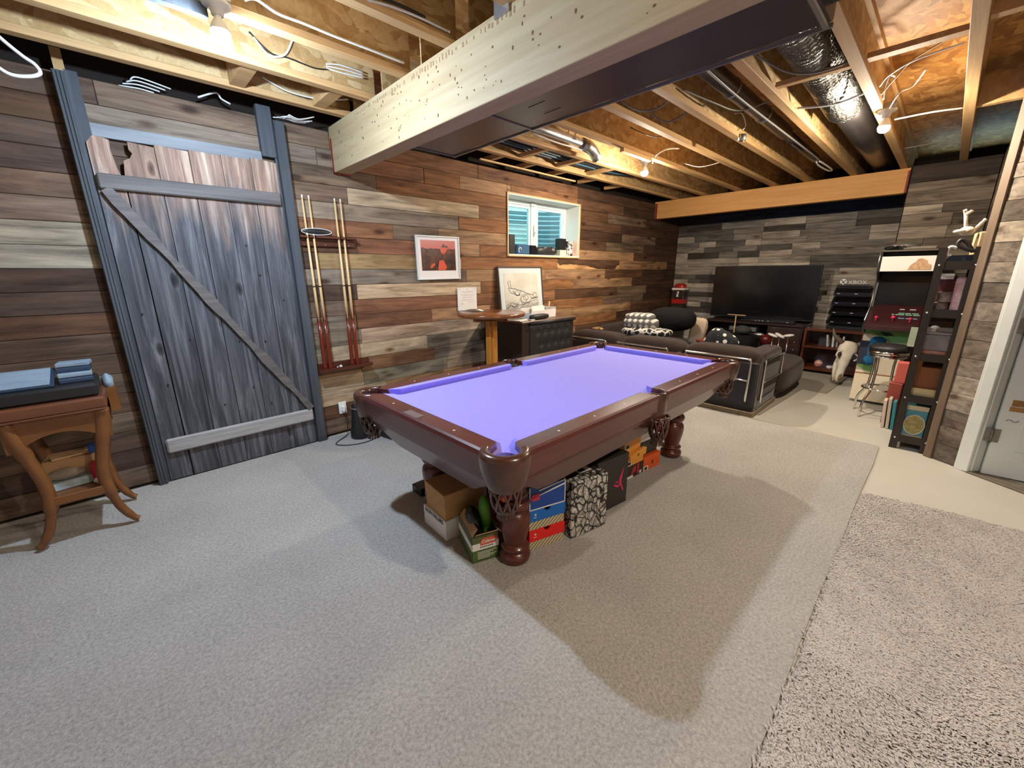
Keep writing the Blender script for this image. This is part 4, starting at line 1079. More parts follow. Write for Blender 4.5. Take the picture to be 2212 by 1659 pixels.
def striped_box(z0, lid, lab, label):
    t = thing('shoe_box', label, 'box', (1.5, 1.38, z0))
    Mx = bxm(SBX, SBD)
    MB(Mx).box(.003, .227, .003, .24, z0, z0+.075, .001).build('body', M['stripe'], t)
    m = MB(Mx)
    n = 10
    poly = [(0, z0+.055), (.23, z0+.055), (.23, z0+.124), (.138, z0+.124)]+[(.115+.021*math.cos(q*PI/n), z0+.124-.021*math.sin(q*PI/n)) for q in range(0, n+1)]+[(.092, z0+.124), (0, z0+.124)]
    m.prism(poly, 'y', -.002, .006).box(0, .23, .006, .245, z0+.119, z0+.124).box(-.001, .004, .006, .245, z0+.055, z0+.124).box(.226, .231, .006, .245, z0+.055, z0+.124)
    m.build('lid', lid, t)
    lo = MB(Mx)
    for q in range(3):
        a = .5+q*.5
        lo.prism([(.035, z0+.088), (.035+.012*math.cos(a), z0+.088+.014*math.sin(a)), (.035+.012*math.cos(a+.4), z0+.088+.014*math.sin(a+.4))], 'y', -.0026, -.002)
    lo.prism([(.026, z0+.080), (.046, z0+.080), (.046, z0+.077), (.026, z0+.077)], 'y', -.0026, -.002)
    lo.build('trefoil_mark', M['card_white'], t)
    return t
striped_box(.012, mat('red_card', lin(226, 34, 30), .45), None, 'red lidded striped shoe box at the bottom of the stack')
striped_box(.136, mat('blue_card', lin(22, 104, 190), .45), None, 'blue lidded striped shoe box in the middle of the stack')
t = thing('shoe_box', 'dark blue shoe box with white edges on top of the stack', 'box', (1.5, 1.38, .261))
Mx = bxm(SBX, SBD)
M['blue_dark'] = mat('royal_blue_card', lin(26, 68, 148), .45)
MB(Mx).box(.004, .226, .002, .24, .2605, .40, .001).build('body', M['blue_dark'], t)
MB(Mx).box(0, .23, -.001, .003, .2605, .266).box(0, .005, -.001, .003, .2605, .40).box(.225, .23, -.001, .003, .2605, .40).box(.224, .23, 0, .24, .395, .402).build('white_edging', M['card_white'], t)
MB(Mx).prism([(.005, .330), (.225, .372), (.225, .378), (.005, .336)], 'y', -.0012, .002).prism([(.06, .368), (.225, .395), (.225, .401), (.06, .375)], 'y', -.0012, .002).build('white_stripe', M['card_white'], t)
MB(Mx).box(.012, .062, -.0018, .002, .318, .356).build('red_label', mat('red_label', lin(200, 44, 70), .5), t)

# stone pattern box
def stone_mat():
    m, nt, b = nodes('elephant_print')
    v = coords(nt, (24, 24, 17))
    nz = N(nt, 'ShaderNodeTexNoise', i_Scale=.35, i_Detail=3.0); nt.links.new(v, nz.inputs['Vector'])
    ad = N(nt, 'ShaderNodeVectorMath', operation='MULTIPLY_ADD'); ad.inputs[1].default_value = (2.2, 2.2, 2.2)
    nt.links.new(nz.outputs['Color'], ad.inputs[0]); nt.links.new(v, ad.inputs[2])
    vo = N(nt, 'ShaderNodeTexVoronoi', feature='DISTANCE_TO_EDGE', i_Scale=1.0); nt.links.new(ad.outputs[0], vo.inputs['Vector'])
    e = ramp(nt, vo.outputs['Distance'], [(.04, (.02, .018, .016)), (.12, (.75, .72, .68))])
    f = noise_n(nt, v, 1.6, 6, .7)
    g = ramp(nt, f, [(.36, (.10, .09, .085)), (.5, (.62, .60, .57)), (.66, (1, .98, .95))])
    nt.links.new(mixc(nt, 1.0, e, g, 'MULTIPLY'), b.inputs['Base Color']); b.inputs['Roughness'].default_value = .5
    return m
t = thing('shoe_box', 'upright shoe box with black and white stone pattern', 'box', (1.76, 1.29, .012))
Mx = bxm((1.640, 1.232), -12)
MB(Mx).box(0, .275, .0, .075, .012, .366, .006).build('lid', stone_mat(), t)
MB(Mx).box(.004, .271, .075, .20, .012, .362, .003).build('body', M['card_black'], t)
MB(Mx).box(.12, .22, .085, .14, .3615, .3632).build('size_sticker', M['card_white'], t)
MB(Mx).box(.13, .18, .095, .13, .3630, .3638).build('barcode', M['ink_black'], t)
t = thing('shoe_box', 'upright black shoe box with a pink leaping figure logo', 'box', (2.08, 1.33, .012))
Mx = bxm((1.935, 1.268), -7)
MB(Mx).box(0, .30, 0, .055, .012, .372, .003).build('lid', M['card_black'], t)
MB(Mx).box(.004, .296, .055, .19, .012, .368, .003).build('body', M['card_black'], t)
jm = MB(Mx)
J = M['jump'] = mat('hot_pink_print', lin(232, 44, 96), .5)
cx_, cz_ = .225, .19
for poly in ([(-.014, .0), (.010, .004), (.020, .05), (.030, .085), (.026, .088), (.012, .055), (-.004, .03)],     # torso and raised arm
             [(-.014, .0), (.008, .0), (.014, -.03), (.030, -.062), (.036, -.078), (.026, -.080), (.018, -.060), (.000, -.028)],
             [(-.014, .006), (-.002, -.010), (-.018, -.030), (-.034, -.022), (-.058, -.012), (-.062, -.018), (-.040, -.034), (-.018, -.042), (.004, -.02)],
             [(-.018, -.004), (-.03, .004), (-.05, .002), (-.05, -.004), (-.03, -.004)]):
    jm.prism([(cx_+p[0], cz_+p[1]) for p in poly], 'y', -.0012, .0006)
jm.build('logo', J, t)
# orange stack
M['or1'] = mat('amber_card', lin(232, 156, 60), .5); M['or2'] = mat('orange_card', lin(228, 92, 36), .5); M['red2'] = mat('red_card2', lin(204, 40, 52), .5)
Mx = bxm((2.460, 1.378), -5)
t = thing('shoe_box', 'black and red shoe box at the bottom of the amber stack', 'box', (2.57, 1.45, .012))
MB(Mx).box(0, .225, 0, .28, .012, .112, .002).build('body', M['card_black'], t)
MB(Mx).prism([(.07, .035), (.13, .06), (.13, .098), (.10, .092)], 'y', -.001, .001).box(.15, .17, -.001, .001, .03, .112).build('red_panel', M['red2'], t)
MB(Mx).box(.005, .10, -.0012, .001, .014, .034).box(.18, .205, -.0012, .001, .02, .045).build('label_strip', M['card_white'], t)
t = thing('shoe_box', 'amber shoe box with a flap lid on the black and red box', 'box', (2.57, 1.45, .113))
MB(Mx).box(.02, .225, .004, .28, .1125, .205, .002).build('body', M['or1'], t)
MB(Mx).prism([(.04, .165), (.23, .175), (.235, .225), (.20, .235), (.03, .205)], 'y', -.012, .004).build('flap', M['or1'], t)
MB(Mx).box(.022, .07, .0015, .0045, .12, .155).build('size_label', M['card_white'], t)
MB(Mx).box(.03, .062, .0005, .004, .126, .150).prism([(.12, .195), (.145, .205), (.13, .18)], 'y', -.0132, -.011).build('printed_mark', M['ink_black'], t)
MB(Mx).box(-.002, .016, .0, .26, .1125, .205, .002).build('red_spine', M['red2'], t)
t = thing('shoe_box', 'amber shoe box at the top of the stack under the table', 'box', (2.56, 1.5, .206))
MB(Mx).box(.0, .20, .02, .28, .236, .312, .002).build('body', M['or1'], t)
MB(Mx).box(.0, .20, .02, .28, .206, .236, .002).build('body_base', M['or1'], t)
MB(Mx).box(.006, .055, .017, .021, .25, .29).build('size_label', M['card_white'], t)
MB(Mx).box(.014, .05, .0155, .019, .256, .284).build('printed_mark', M['ink_black'], t)
Mx = bxm((2.692, 1.357), -6)
t = thing('shoe_box', 'bright orange shoe box on the carpet beside the amber stack', 'box', (2.8, 1.45, .012))
MB(Mx).box(0, .215, 0, .26, .012, .130, .002).build('body', M['or2'], t)
MB(Mx).box(.0, .06, -.0012, .001, .018, .052).build('size_label', M['card_white'], t)
MB(Mx).box(.012, .045, -.0022, 0, .022, .046).prism([(.10, .06), (.118, .085), (.125, .065), (.11, .05)], 'y', -.0014, 0).build('printed_mark', M['ink_black'], t)
t = thing('shoe_box', 'black shoe box on the bright orange box', 'box', (2.8, 1.5, .131))
MB(Mx).box(-.01, .205, .03, .27, .131, .232, .002).build('body', M['card_black'], t)
t = thing('shoe_box', 'small white box on the black box under the table', 'box', (2.78, 1.52, .2325))
MB(Mx).box(-.02, .17, .05, .25, .2325, .30, .002).build('body', M['card_white'], t)
tag(MB(bxm((1.27, 2.24), 0)).box(0, .2, 0, .12, .012, .07, .004).build('black_box', M['black']), 'low black box on the carpet by the far table leg', 'box')
# ------------------------------------------------------------------ small writing table at the left
M['oak'] = mat('honey_oak', lin(124, 76, 30), .45, col2=lin(98, 56, 22), vs=(3, 14, 14), coat=.2)
M['walnut_top'] = mat('walnut_top', lin(112, 66, 42), .35, col2=lin(88, 50, 32), vs=(3, 26, 26), coat=.3)
dk = thing('writing_table', 'small honey oak table with curved legs at the left edge', 'table', (-.5, 3.45, 0))
MB().box(-.98, -.145, 3.20, 3.66, .775, .842, .010).build('table_top', M['walnut_top'], dk)
MB().box(-.98, -.150, 3.195, 3.215, .768, .780, .003).build('edge_moulding', M['walnut_top'], dk)
def leg(sx, sy, s):
    pts = [(sx, sy, .77), (sx-.012*s, sy, .66), (sx-.035*s, sy, .55), (sx-.062*s, sy, .40), (sx-.06*s, sy, .28), (sx-.035*s, sy, .15), (sx+.005*s, sy, .06), (sx+.028*s, sy, .034)]
    return MB().tube(smooth_path(pts, 4), [.036]*8+[.030]*10+[.022]*6+[.018]*4+[.020], 8)
for sx, s in ((-.178, 1), (-.535, -1)):
    for sy in (3.245, 3.60): leg(sx, sy, s).build('leg', M['oak'], dk)
def apron_front(y):
    n = 16; top = [(-.56, .768), (-.155, .768)]
    low = [(-.155, .60)]+[(-.20-.31*i/n, .60+.075*math.sin(PI*i/n)**.6) for i in range(n+1)]+[(-.56, .60)]
    return MB().prism(top+low, 'y', y, y+.02)
apron_front(3.225).build('apron', M['oak'], dk); apron_front(3.61).build('apron', M['oak'], dk)
MB().box(-.56, -.54, 3.24, 3.61, .62, .768).box(-.175, -.158, 3.24, 3.61, .62, .768).build('side_apron', M['oak'], dk)
MB().box(-.49, -.225, 3.225, 3.63, .275, .297, .003).box(-.49, -.225, 3.222, 3.235, .262, .310, .003).build('lower_shelf', M['oak'], dk)
MB().box(-.145, -.10, 3.50, 3.64, .68, .83).build('drop_end', M['oak'], dk)
# things on its lower shelf
tag(MB(rotz((-.36, 3.46, 0), 8)).box(-.12, .10, -.10, .10, .298, .345, .004).build('magazine_pile', mat('pale_blue_paper', lin(150, 178, 190), .6, col2=lin(196, 208, 212), vs=(4, 4, 60))), 'pale blue magazines on the lower shelf of the writing table', 'magazines')
tag(MB(rotz((-.37, 3.50, 0), -6)).box(-.11, .10, -.08, .08, .346, .46, .004).build('cardboard_box', M['card_kraft']), 'brown cardboard box on the magazines under the writing table', 'box')
tag(MB().sphere((-.40, 3.40, .378), (.085, .05, .032), 14, 8, jit=.1).build('rolled_cloth', mat('grey_cloth', lin(150, 136, 124), .9)), 'greyish rolled cloth in front of the cardboard box', 'cloth')
tag(MB(rotz((-.33, 3.46, 0), 12)).box(-.12, .12, -.03, .03, .462, .474, .003).prism([(.0, .475), (.12, .475), (.13, .53), (.10, .52), (.06, .50)], 'y', -.02, .02).build('wood_tool', mat('pale_wood', lin(206, 168, 122), .6)), 'pale wooden tool lying on the cardboard box', 'tool')
tag(MB(rotz((-.265, 3.36, 0), 10)).box(-.032, .032, -.035, .035, .298, .425, .008).build('red_bag', mat('red_plastic_bag', lin(176, 30, 40), .35, col2=lin(150, 20, 30), vs=(14, 14, 14))), 'red packet standing on the lower shelf', 'packet')
tag(MB().sphere((-.262, 3.325, .315), (.034, .02, .02), 12, 8, jit=.3).build('string_bundle', M['card_white']), 'small white tangle in front of the red packet', 'string')
tag(MB(rotz((-.255, 3.40, 0), 0)).box(-.03, .03, -.03, .03, .475, .528, .006).build('blue_packet', mat('blue_packet', lin(34, 74, 150), .5)), 'small blue packet above the red packet', 'packet')
# things on top
hw = thing('record_player', 'low black player on the writing table', 'record player', (-.5, 3.43, .843))
MB().box(-.98, -.165, 3.24, 3.62, .8435, .915, .012).build('base', M['black'], hw)
bk = thing('ring_binder', 'pale blue open binder on the black player', 'binder', (-.5, 3.4, .916))
M['blue_binder'] = mat('steel_blue_cover', lin(38, 56, 78), .45); M['paper_blue'] = mat('bluish_paper', lin(150, 166, 178), .6, col2=lin(112, 130, 148), vs=(4, 40, 40))
MB(Matrix.Translation((-.50, 3.30, .917)) @ Matrix.Rotation(math.radians(14), 4, 'X')).box(-.30, .17, -.01, .24, 0, .012, .003).build('cover', M['blue_binder'], bk)
MB(Matrix.Translation((-.50, 3.30, .917)) @ Matrix.Rotation(math.radians(14), 4, 'X')).box(-.29, .155, 0, .23, .012, .020, .002).build('pages', M['paper_blue'], bk)
for k in range(4):
    tag(MB(rotz((-.245, 3.40+.045*k, 0), 6-4*k)).box(-.075, .065, -.055, .055, .9165+.024*k, .9165+.024*k+.022, .003).build('cassette_case', M['blue_binder'] if k % 2 == 0 else M['paper_blue']), '%s blue case from the bottom of the small stack on the player' % ORD[k], 'case', 'blue cases on the player')
tag(MB().sphere((-.13, 3.56, .86), (.028, .05, .05), 10, 8, jit=.2).build('grey_cloth', M['paper_blue']), 'pale cloth bunched at the end of the black player', 'cloth')

# ------------------------------------------------------------------ cue rack and cues
M['rack_wood'] = mat('rack_mahogany', lin(72, 36, 26), .35, col2=lin(94, 50, 36), vs=(3, 26, 26), coat=.3)
cr = thing('cue_rack', 'dark wooden wall cue rack with upper bar and lower shelf', 'rack', (1.44, 3.8, .65))
up = MB()
poly = [(1.195, 3.8205), (1.195, 3.765)]
slots = [1.260, 1.312, 1.522, 1.572]
up.box(1.195, 1.67, 3.792, 3.8195, 1.78, 1.822, .003).box(1.195, 1.67, 3.800, 3.8195, 1.735, 1.78, .003)
edges = [1.195]+[e for s in slots for e in (s-.010, s+.010)]+[1.67]
for a, b in zip(edges[0::2], edges[1::2]): up.box(a, b, 3.748, 3.792, 1.798, 1.818, .003)
up.build('upper_bar', M['rack_wood'], cr)
MB().box(1.19, 1.69, 3.715, 3.8195, .648, .668, .004).box(1.19, 1.69, 3.795, 3.8195, .668, .72, .003).box(1.19, 1.69, 3.715, 3.724, .668, .680).build('lower_shelf', M['rack_wood'], cr)
for x in (1.40, 1.60): MB().tube([(x, 3.798, 1.765), (x, 3.785, 1.755), (x+.004, 3.78, 1.742), (x, 3.788, 1.735)], .003, 6).build('hook', M['steel'], cr)
M['cue_maple'] = mat('cue_maple', lin(224, 190, 140), .35, coat=.3); M['cue_butt'] = mat('cue_butt_red', lin(118, 42, 24), .3, col2=lin(98, 30, 18), vs=(20, 20, 3), coat=.4)
CUEL = ['leftmost cue in the wall rack', 'second cue from the left in the wall rack', 'third cue from the left in the wall rack', 'rightmost cue in the wall rack']
for k, xb in enumerate((1.255, 1.303, 1.505, 1.553)):
    q = thing('pool_cue', CUEL[k], 'cue', (xb, 3.755, .67), 'pool cues in the rack')
    xt = slots[k]
    A = Vector((xb, 3.752, .6685)); B = Vector((xt-.004, 3.776, 2.13))
    L = lambda u: tuple(A+(B-A)*u)
    MB().tube([L(0), L(.012), L(.20), L(.30)], [.016, .0185, .0165, .014], 12).build('butt', M['cue_butt'], q)
    MB().tube([L(.30), L(.5), L(.985)], [.0128, .0105, .0065], 10).build('shaft', M['cue_maple'], q)
    for a in range(4):
        MB().tube([tuple(Vector(L(.295))+Vector((.0115*math.cos(a*PI/2+.6), .0115*math.sin(a*PI/2+.6), 0))), tuple(Vector(L(.375))+Vector((.0118*math.cos(a*PI/2+.6), .0118*math.sin(a*PI/2+.6), 0)))], [.006, .0006], 5).build('inlay_point', M['cue_butt'], q)
    MB().tube([L(.498), L(.505)], .0110, 10).build('joint_ring', M['black'], q)
    MB().tube([L(.985), L(1.0)], [.0066, .0058], 8).build('tip', M['white_plastic'], q)
gc = thing('glove_case', 'black oval case resting on the cue rack bar', 'case', (1.33, 3.79, 1.823))
MB().sphere((1.335, 3.785, 1.850), (.125, .026, .027), 18, 8, e=.7).build('shell', M['black'], gc)
MB().tube([(1.335+.122*math.cos(t*PI/12), 3.766, 1.850+.026*math.sin(t*PI/12)) for t in range(24)], .003, 5, closed=True).build('piping', M['white_plastic'], gc)
tag(MB().box(1.385, 1.407, 3.745, 3.767, .6685, .690, .003).build('chalk_cube', M['white_plastic']), 'white chalk cube on the cue rack shelf', 'chalk')
tag(MB().sphere((1.36, 3.742, .678), (.012, .012, .009), 10, 6).build('cue_chalk', M['steel']), 'small shiny cap on the cue rack shelf', 'cap')

# ------------------------------------------------------------------ wall things
pf = thing('framed_print', 'white framed print of a red mountain sunset on the plank wall', 'picture', (2.575, 3.81, 1.44))
Mp = Matrix.Translation((2.575, 3.806, 1.662)) @ Matrix.Rotation(math.radians(-.5), 4, 'Y')
f = MB(Mp)
for q in ((-.273, -.258, -.222, .222), (.258, .273, -.222, .222), (-.258, .258, .207, .222), (-.258, .258, -.222, -.207)): f.box(q[0], q[1], -.012, .012, q[2], q[3], .003)
f.build('frame', M['white_paint'], pf)
MB(Mp).box(-.258, .258, -.002, .010, -.207, .207).build('mat_board', M['card_white'], pf)
def print_mat():
    m, nt, b = nodes('red_mountain_print')
    tc = N(nt, 'ShaderNodeTexCoord'); sx = N(nt, 'ShaderNodeSeparateXYZ'); nt.links.new(tc.outputs['Object'], sx.inputs[0])
    mr = N(nt, 'ShaderNodeMapRange', i_1=.22, i_2=.395); nt.links.new(sx.outputs[2], mr.inputs[0])
    sky = ramp(nt, mr.outputs[0], [(0, lin(206, 84, 66)), (1, lin(196, 112, 108))])
    n1 = noise_n(nt, coords(nt, (9, 9, 9)), 1, 6, .6)
    c = ramp(nt, n1, [(.3, lin(40, 24, 20)), (.5, lin(74, 46, 38)), (.62, lin(112, 60, 46)), (.78, lin(200, 104, 70))])
    n2 = noise_n(nt, coords(nt, (6, 0, 0)), 1, 5, .6)
    hh = N(nt, 'ShaderNodeMath', operation='MULTIPLY_ADD', i_1=.14, i_2=.245); nt.links.new(n2, hh.inputs[0])
    gt = N(nt, 'ShaderNodeMath', operation='GREATER_THAN'); nt.links.new(sx.outputs[2], gt.inputs[0]); nt.links.new(hh.outputs[0], gt.inputs[1])
    nt.links.new(mixc(nt, gt.outputs[0], c, sky), b.inputs['Base Color']); b.inputs['Roughness'].default_value = .25
    return m
MB(Mp).box(-.215, .215, -.0045, -.001, -.128, .178).build('print', print_mat(), pf)
glow = mat('print_glow', lin(214, 84, 56), .3)
mb = MB(Mp)
mb.prism([(-.02, -.125), (.075, -.125), (.095, -.09), (.07, -.05), (.05, -.02), (.0, -.03), (-.01, -.07)], 'y', -.0052, -.004).build('print_highlight', glow, pf)
mb = MB(Mp); mb.prism([(-.115, -.10), (-.095, -.105), (-.05, -.065), (-.06, -.052), (-.10, -.07)], 'y', -.0052, -.004).build('print_highlight', glow, pf)
mb = MB(Mp); mb.prism([(.03, .05), (.065, .04), (.10, .075), (.085, .105), (.03, .10), (.02, .075)], 'y', -.0052, -.004).build('print_highlight', glow, pf)
mb = MB(Mp); mb.prism([(-.16, .03), (-.08, .01), (-.02, .03), (.0, .09), (-.03, .075), (-.06, .085), (-.12, .08)], 'y', -.0050, -.004).prism([(.03, .11), (.07, .15), (.08, .12), (.11, .13), (.12, .105)], 'y', -.0050, -.004)
mb.build('print_shadows', mat('print_shadow', lin(78, 44, 36), .3), pf)
tag(MB().box(2.855, 2.872, 3.812, 3.8195, 1.555, 1.66).build('wood_chip', mat('split_wood', lin(190, 156, 104), .7)), 'pale wood chip beside the red mountain print', 'chip')
nb = thing('rules_board', 'small white board with handwriting above the pub table', 'sign', (2.94, 3.81, 1.12))
MB().box(2.803, 3.078, 3.806, 3.8195, 1.085, 1.345, .003).build('board', M['card_white'], nb)
hw_ = mat('marker_ink', lin(120, 116, 116), .6)
rnd = random.Random(21); sc_ = MB()
for (xa, xb, zz, am) in ((2.865, 3.015, 1.297, .007), (2.85, 3.03, 1.262, .005), (2.875, 3.00, 1.235, .005), (2.86, 3.03, 1.207, .005), (2.95, 3.01, 1.182, .004), (2.84, 2.88, 1.165, .009)):
    x = xa
    while x < xb:      # illegible handwriting, word by word
        w = min(rnd.uniform(.02, .045), xb-x); n = max(int(w/.004), 3)
        sc_.tube([(x+w*i/n, 3.8055, zz+am*rnd.uniform(-1, 1)) for i in range(n+1)], .0011, 4)
        x += w+.008
sc_.build('handwriting', hw_, nb)
for x in (2.83, 2.935, 3.045): MB().cyl((x, 3.8035, 1.328), (x, 3.807, 1.328), .004, n=8).build('pin', M['grey_cable'], nb)
ol = thing('wall_outlet', 'white wall outlet low on the plank wall', 'outlet', (1.39, 3.81, .2))
MB().box(1.352, 1.424, 3.811, 3.8195, .205, .320, .003).build('plate', M['white_plastic'], ol)
MB().box(1.372, 1.404, 3.785, 3.812, .225, .285, .006).build('plug', M['white_plastic'], ol)
dv = thing('air_pump', 'black cone shaped electric pump on the carpet by the wall', 'appliance', (1.45, 3.60, .012))
MB().lathe([(.085, .0), (.092, .012), (.090, .05), (.082, .08), (.066, .22), (.060, .28), (.064, .30), (.060, .325), (.030, .335), (0, .335)], (1.45, 3.60, .012), 24).build('body', M['black'], dv)
MB().lathe([(.0665, .286), (.0685, .29), (.0665, .297)], (1.45, 3.60, .012), 24).build('trim_ring', M['galv'], dv)
MB().sphere((1.47, 3.58, .352), (.022, .022, .010), 12, 6).build('button', M['galv'], dv)
MB(rotz((1.45, 3.60, 0), -55)).prism([(.070, .26), (.072, .262), (.098, .095), (.094, .09)], 'y', -.012, .012).build('chrome_strip', M['galv'], dv)
cable([(1.40, 3.785, .23), (1.385, 3.74, .12), (1.36, 3.70, .03), (1.24, 3.62, .018), (1.20, 3.55, .018), (1.28, 3.46, .018), (1.42, 3.42, .018), (1.56, 3.48, .018), (1.53, 3.56, .03)], .004, M['black'], 'black power cord curling on the carpet by the outlet')
bb = thing('speaker_box', 'dark box with a metal corner standing behind the pool table', 'box', (1.7, 3.4, .012))
MB(rotz((1.70, 3.40, 0), 10)).box(-.11, .11, -.09, .09, .012, .19, .006).build('body', mat('dark_brown_vinyl', lin(40, 24, 22), .5), bb)
MB(rotz((1.70, 3.40, 0), 10)).box(-.112, -.098, -.094, -.086, .012, .19).build('metal_corner', M['steel'], bb)

# ------------------------------------------------------------------ pub table
M['pub_oak'] = mat('pub_table_oak', lin(146, 84, 44), .28, col2=lin(120, 66, 32), vs=(3, 20, 20), coat=.5)
M['pub_post'] = mat('pub_post_oak', lin(204, 138, 56), .4, col2=lin(178, 112, 40), vs=(24, 24, 2), coat=.2)
pb = thing('pub_table', 'round oak pub table on a ribbed post against the plank wall', 'table', (2.84, 3.28, 0))
MB().lathe([(.33, .0), (.355, .006), (.36, .02), (.36, .034), (.352, .042), (0, .042)], (2.84, 3.28, 1.062), 48).build('table_top', M['pub_oak'], pb)
MB().box(2.62, 3.06, 3.25, 3.31, 1.02, 1.063).box(2.81, 2.87, 3.06, 3.50, 1.02, 1.063).build('support_cross', M['pub_oak'], pb)
ps = MB()
for (a, b_) in ((-.055, -.03), (-.045, .045)): pass
ps.box(2.785, 2.895, 3.245, 3.315, .06, 1.02, .004).box(2.81, 2.87, 3.22, 3.34, .06, 1.02, .006)
ps.build('post', M['pub_post'], pb)
MB().box(2.56, 3.12, 3.24, 3.32, .012, .06, .01).box(2.80, 2.88, 3.0, 3.56, .012, .06, .01).build('foot', M['pub_post'], pb)
dt = thing('dart_set', 'dark metal darts lying on the pub table in front of the sign', 'darts', (2.72, 3.42, 1.1045))
for k in range(3):
    yy = 3.40+.03*k
    MB().tube([(2.58, yy+.05, 1.115+.004*k), (2.66, yy+.03, 1.114+.004*k), (2.70, yy+.02, 1.115+.004*k), (2.77, yy, 1.115+.004*k), (2.86, yy-.03, 1.114+.004*k)], [.002, .003, .010, .010, .002], 8).build('dart', M['steel'], dt)
    MB().box(2.72, 2.76, yy-.016, yy+.016, 1.113+.004*k, 1.1145+.004*k).build('flight', M['black'], dt)
# tufted black bar cabinet
cb = thing('bar_cabinet', 'black button tufted bar cabinet next to the pub table', 'cabinet', (3.55, 3.45, 0))
M['brown_side'] = mat('dark_brown_panel', lin(44, 30, 24), .5)
MB().box(3.18, 4.10, 3.16, 3.80, .012, .955, .006).build('body', M['brown_side'], cb)
def tuft(u, v):
    x = 3.30+.76*u; z = .30+.63*v
    d = 9.0
    h = .018
    for (tx, tz) in TB:
        q = ((x-tx)**2+(z-tz)**2)/.0016
        h -= .016*math.exp(-q)
    e = min(min(u, 1-u)*12, min(v, 1-v)*12, 1)
    return (x, 3.158-h*math.sqrt(max(e, 0)), z)
TB = [(3.42+.125*i, .845) for i in range(6)]+[(3.485+.125*i, .70) for i in range(5)]+[(3.42+.125*i, .555) for i in range(6)]
MB().grid(tuft, 80, 60).build('tufted_front', M['black_leather'], cb)
for (tx, tz) in TB: MB().sphere((tx, 3.154, tz), (.009, .007, .009), 10, 6).build('button', M['black_leather'], cb)
MB().box(3.165, 4.12, 3.14, 3.81, .956, .982, .008).build('counter_top', mat('bar_top', lin(104, 78, 62), .4), cb)
MB().tube([(3.29, 3.145, .952), (4.10, 3.145, .952)], .018, 10).build('padded_edge', M['black_leather'], cb)
# things on the cabinet
fa = thing('framed_sketch', 'framed ink sketch of an old motor vehicle leaning on the wall', 'picture', (3.78, 3.72, .983))
Ma = Matrix.Translation((3.785, 3.735, .984)) @ Matrix.Rotation(math.radians(-6), 4, 'X')
f = MB(Ma)
M['sketch_frame'] = mat('brown_grey_frame', lin(84, 66, 50), .5)
for q in ((-.395, -.378, 0, .60), (.378, .395, 0, .60), (-.378, .378, .583, .60), (-.378, .378, 0, .017)): f.box(q[0], q[1], -.018, .018, q[2], q[3], .004)
f.build('frame', M['sketch_frame'], fa)
MB(Ma).box(-.378, .378, -.006, .012, .017, .583).build('mat_board', mat('pale_mat', lin(206, 214, 214), .5), fa)
def sketch_mat():
    m, nt, b = nodes('ink_sketch')
    n1 = noise_n(nt, coords(nt, (2.5, 2.5, 2.5)), 1.5, 3); n2 = noise_n(nt, coords(nt, (34, 34, 34)), 1, 3, .7)
    tc = N(nt, 'ShaderNodeTexCoord'); sx = N(nt, 'ShaderNodeSeparateXYZ'); nt.links.new(tc.outputs['Object'], sx.inputs[0])
    mr = N(nt, 'ShaderNodeMapRange', i_1=.34, i_2=.08); nt.links.new(sx.outputs[2], mr.inputs[0])
    paper = ramp(nt, n1, [(.35, lin(206, 200, 186)), (.65, lin(226, 222, 210))])
    ad = N(nt, 'ShaderNodeMath', operation='MULTIPLY'); nt.links.new(n2, ad.inputs[0]); nt.links.new(mr.outputs[0], ad.inputs[1])
    f2 = ramp(nt, ad.outputs[0], [(.30, (0, 0, 0)), (.44, (.55, .55, .55))])
    nt.links.new(mixc(nt, f2, paper, lin(92, 90, 104)), b.inputs['Base Color']); b.inputs['Roughness'].default_value = .3
    return m
MB(Ma).box(-.30, .30, -.0085, -.005, .065, .52).build('drawing', sketch_mat(), fa)
mb = MB(Ma)
def ink(pts, r=.004): mb.tube([(x, -.0088, z) for x, z in pts], r*.62, 4)
ink([(-.24, .40), (-.22, .34), (-.10, .32), (.02, .29), (.10, .26), (.20, .24)], .006); ink([(-.25, .40), (-.23, .42), (-.20, .42), (-.19, .33)])
ink([(-.24, .34), (-.20, .28), (-.06, .24), (-.02, .30)], .006); ink([(-.16, .30), (-.10, .24), (-.04, .25)], .008)
for (cx_, cz_, rx, rz) in ((.06, .20, .10, .055), (.02, .18, .05, .05), (.06, .21, .045, .03), (.23, .24, .03, .03), (-.09, .27, .035, .03)):
    ink([(cx_+rx*math.cos(t*PI/10), cz_+rz*math.sin(t*PI/10)) for t in range(21)], .0045)
ink([(-.29, .12), (-.2, .16), (-.1, .13), (.0, .12), (.12, .15), (.28, .19)], .004); ink([(.16, .20), (.22, .20), (.29, .21)], .009)
ink([(-.28, .09), (-.22, .13), (-.16, .10), (-.10, .12)], .008)
mb.build('ink_lines', mat('sketch_ink', lin(60, 58, 74), .5), fa)
pp = thing('paper_tray', 'white open box of papers on the bar cabinet', 'box', (3.7, 3.38, .983))
Mt = rotz((3.68, 3.36, 0), 4)
q = MB(Mt); q.box(-.25, .22, -.085, -.08, .983, 1.075).box(-.25, .22, .08, .085, .983, 1.10).box(.215, .22, -.08, .08, .983, 1.10).box(-.25, -.245, -.08, .08, .983, 1.05).box(-.25, .22, -.08, .08, .983, .987)
q.build('tray', M['card_white'], pp)
for k in range(3): MB(Mt @ Matrix.Translation((-.05+.05*k, -.03+.03*k, 1.05)) @ Matrix.Rotation(math.radians(-12-6*k), 4, 'X')).box(-.12, .10, -.002, .002, -.06, .07).build('sheet', M['card_white'], pp)
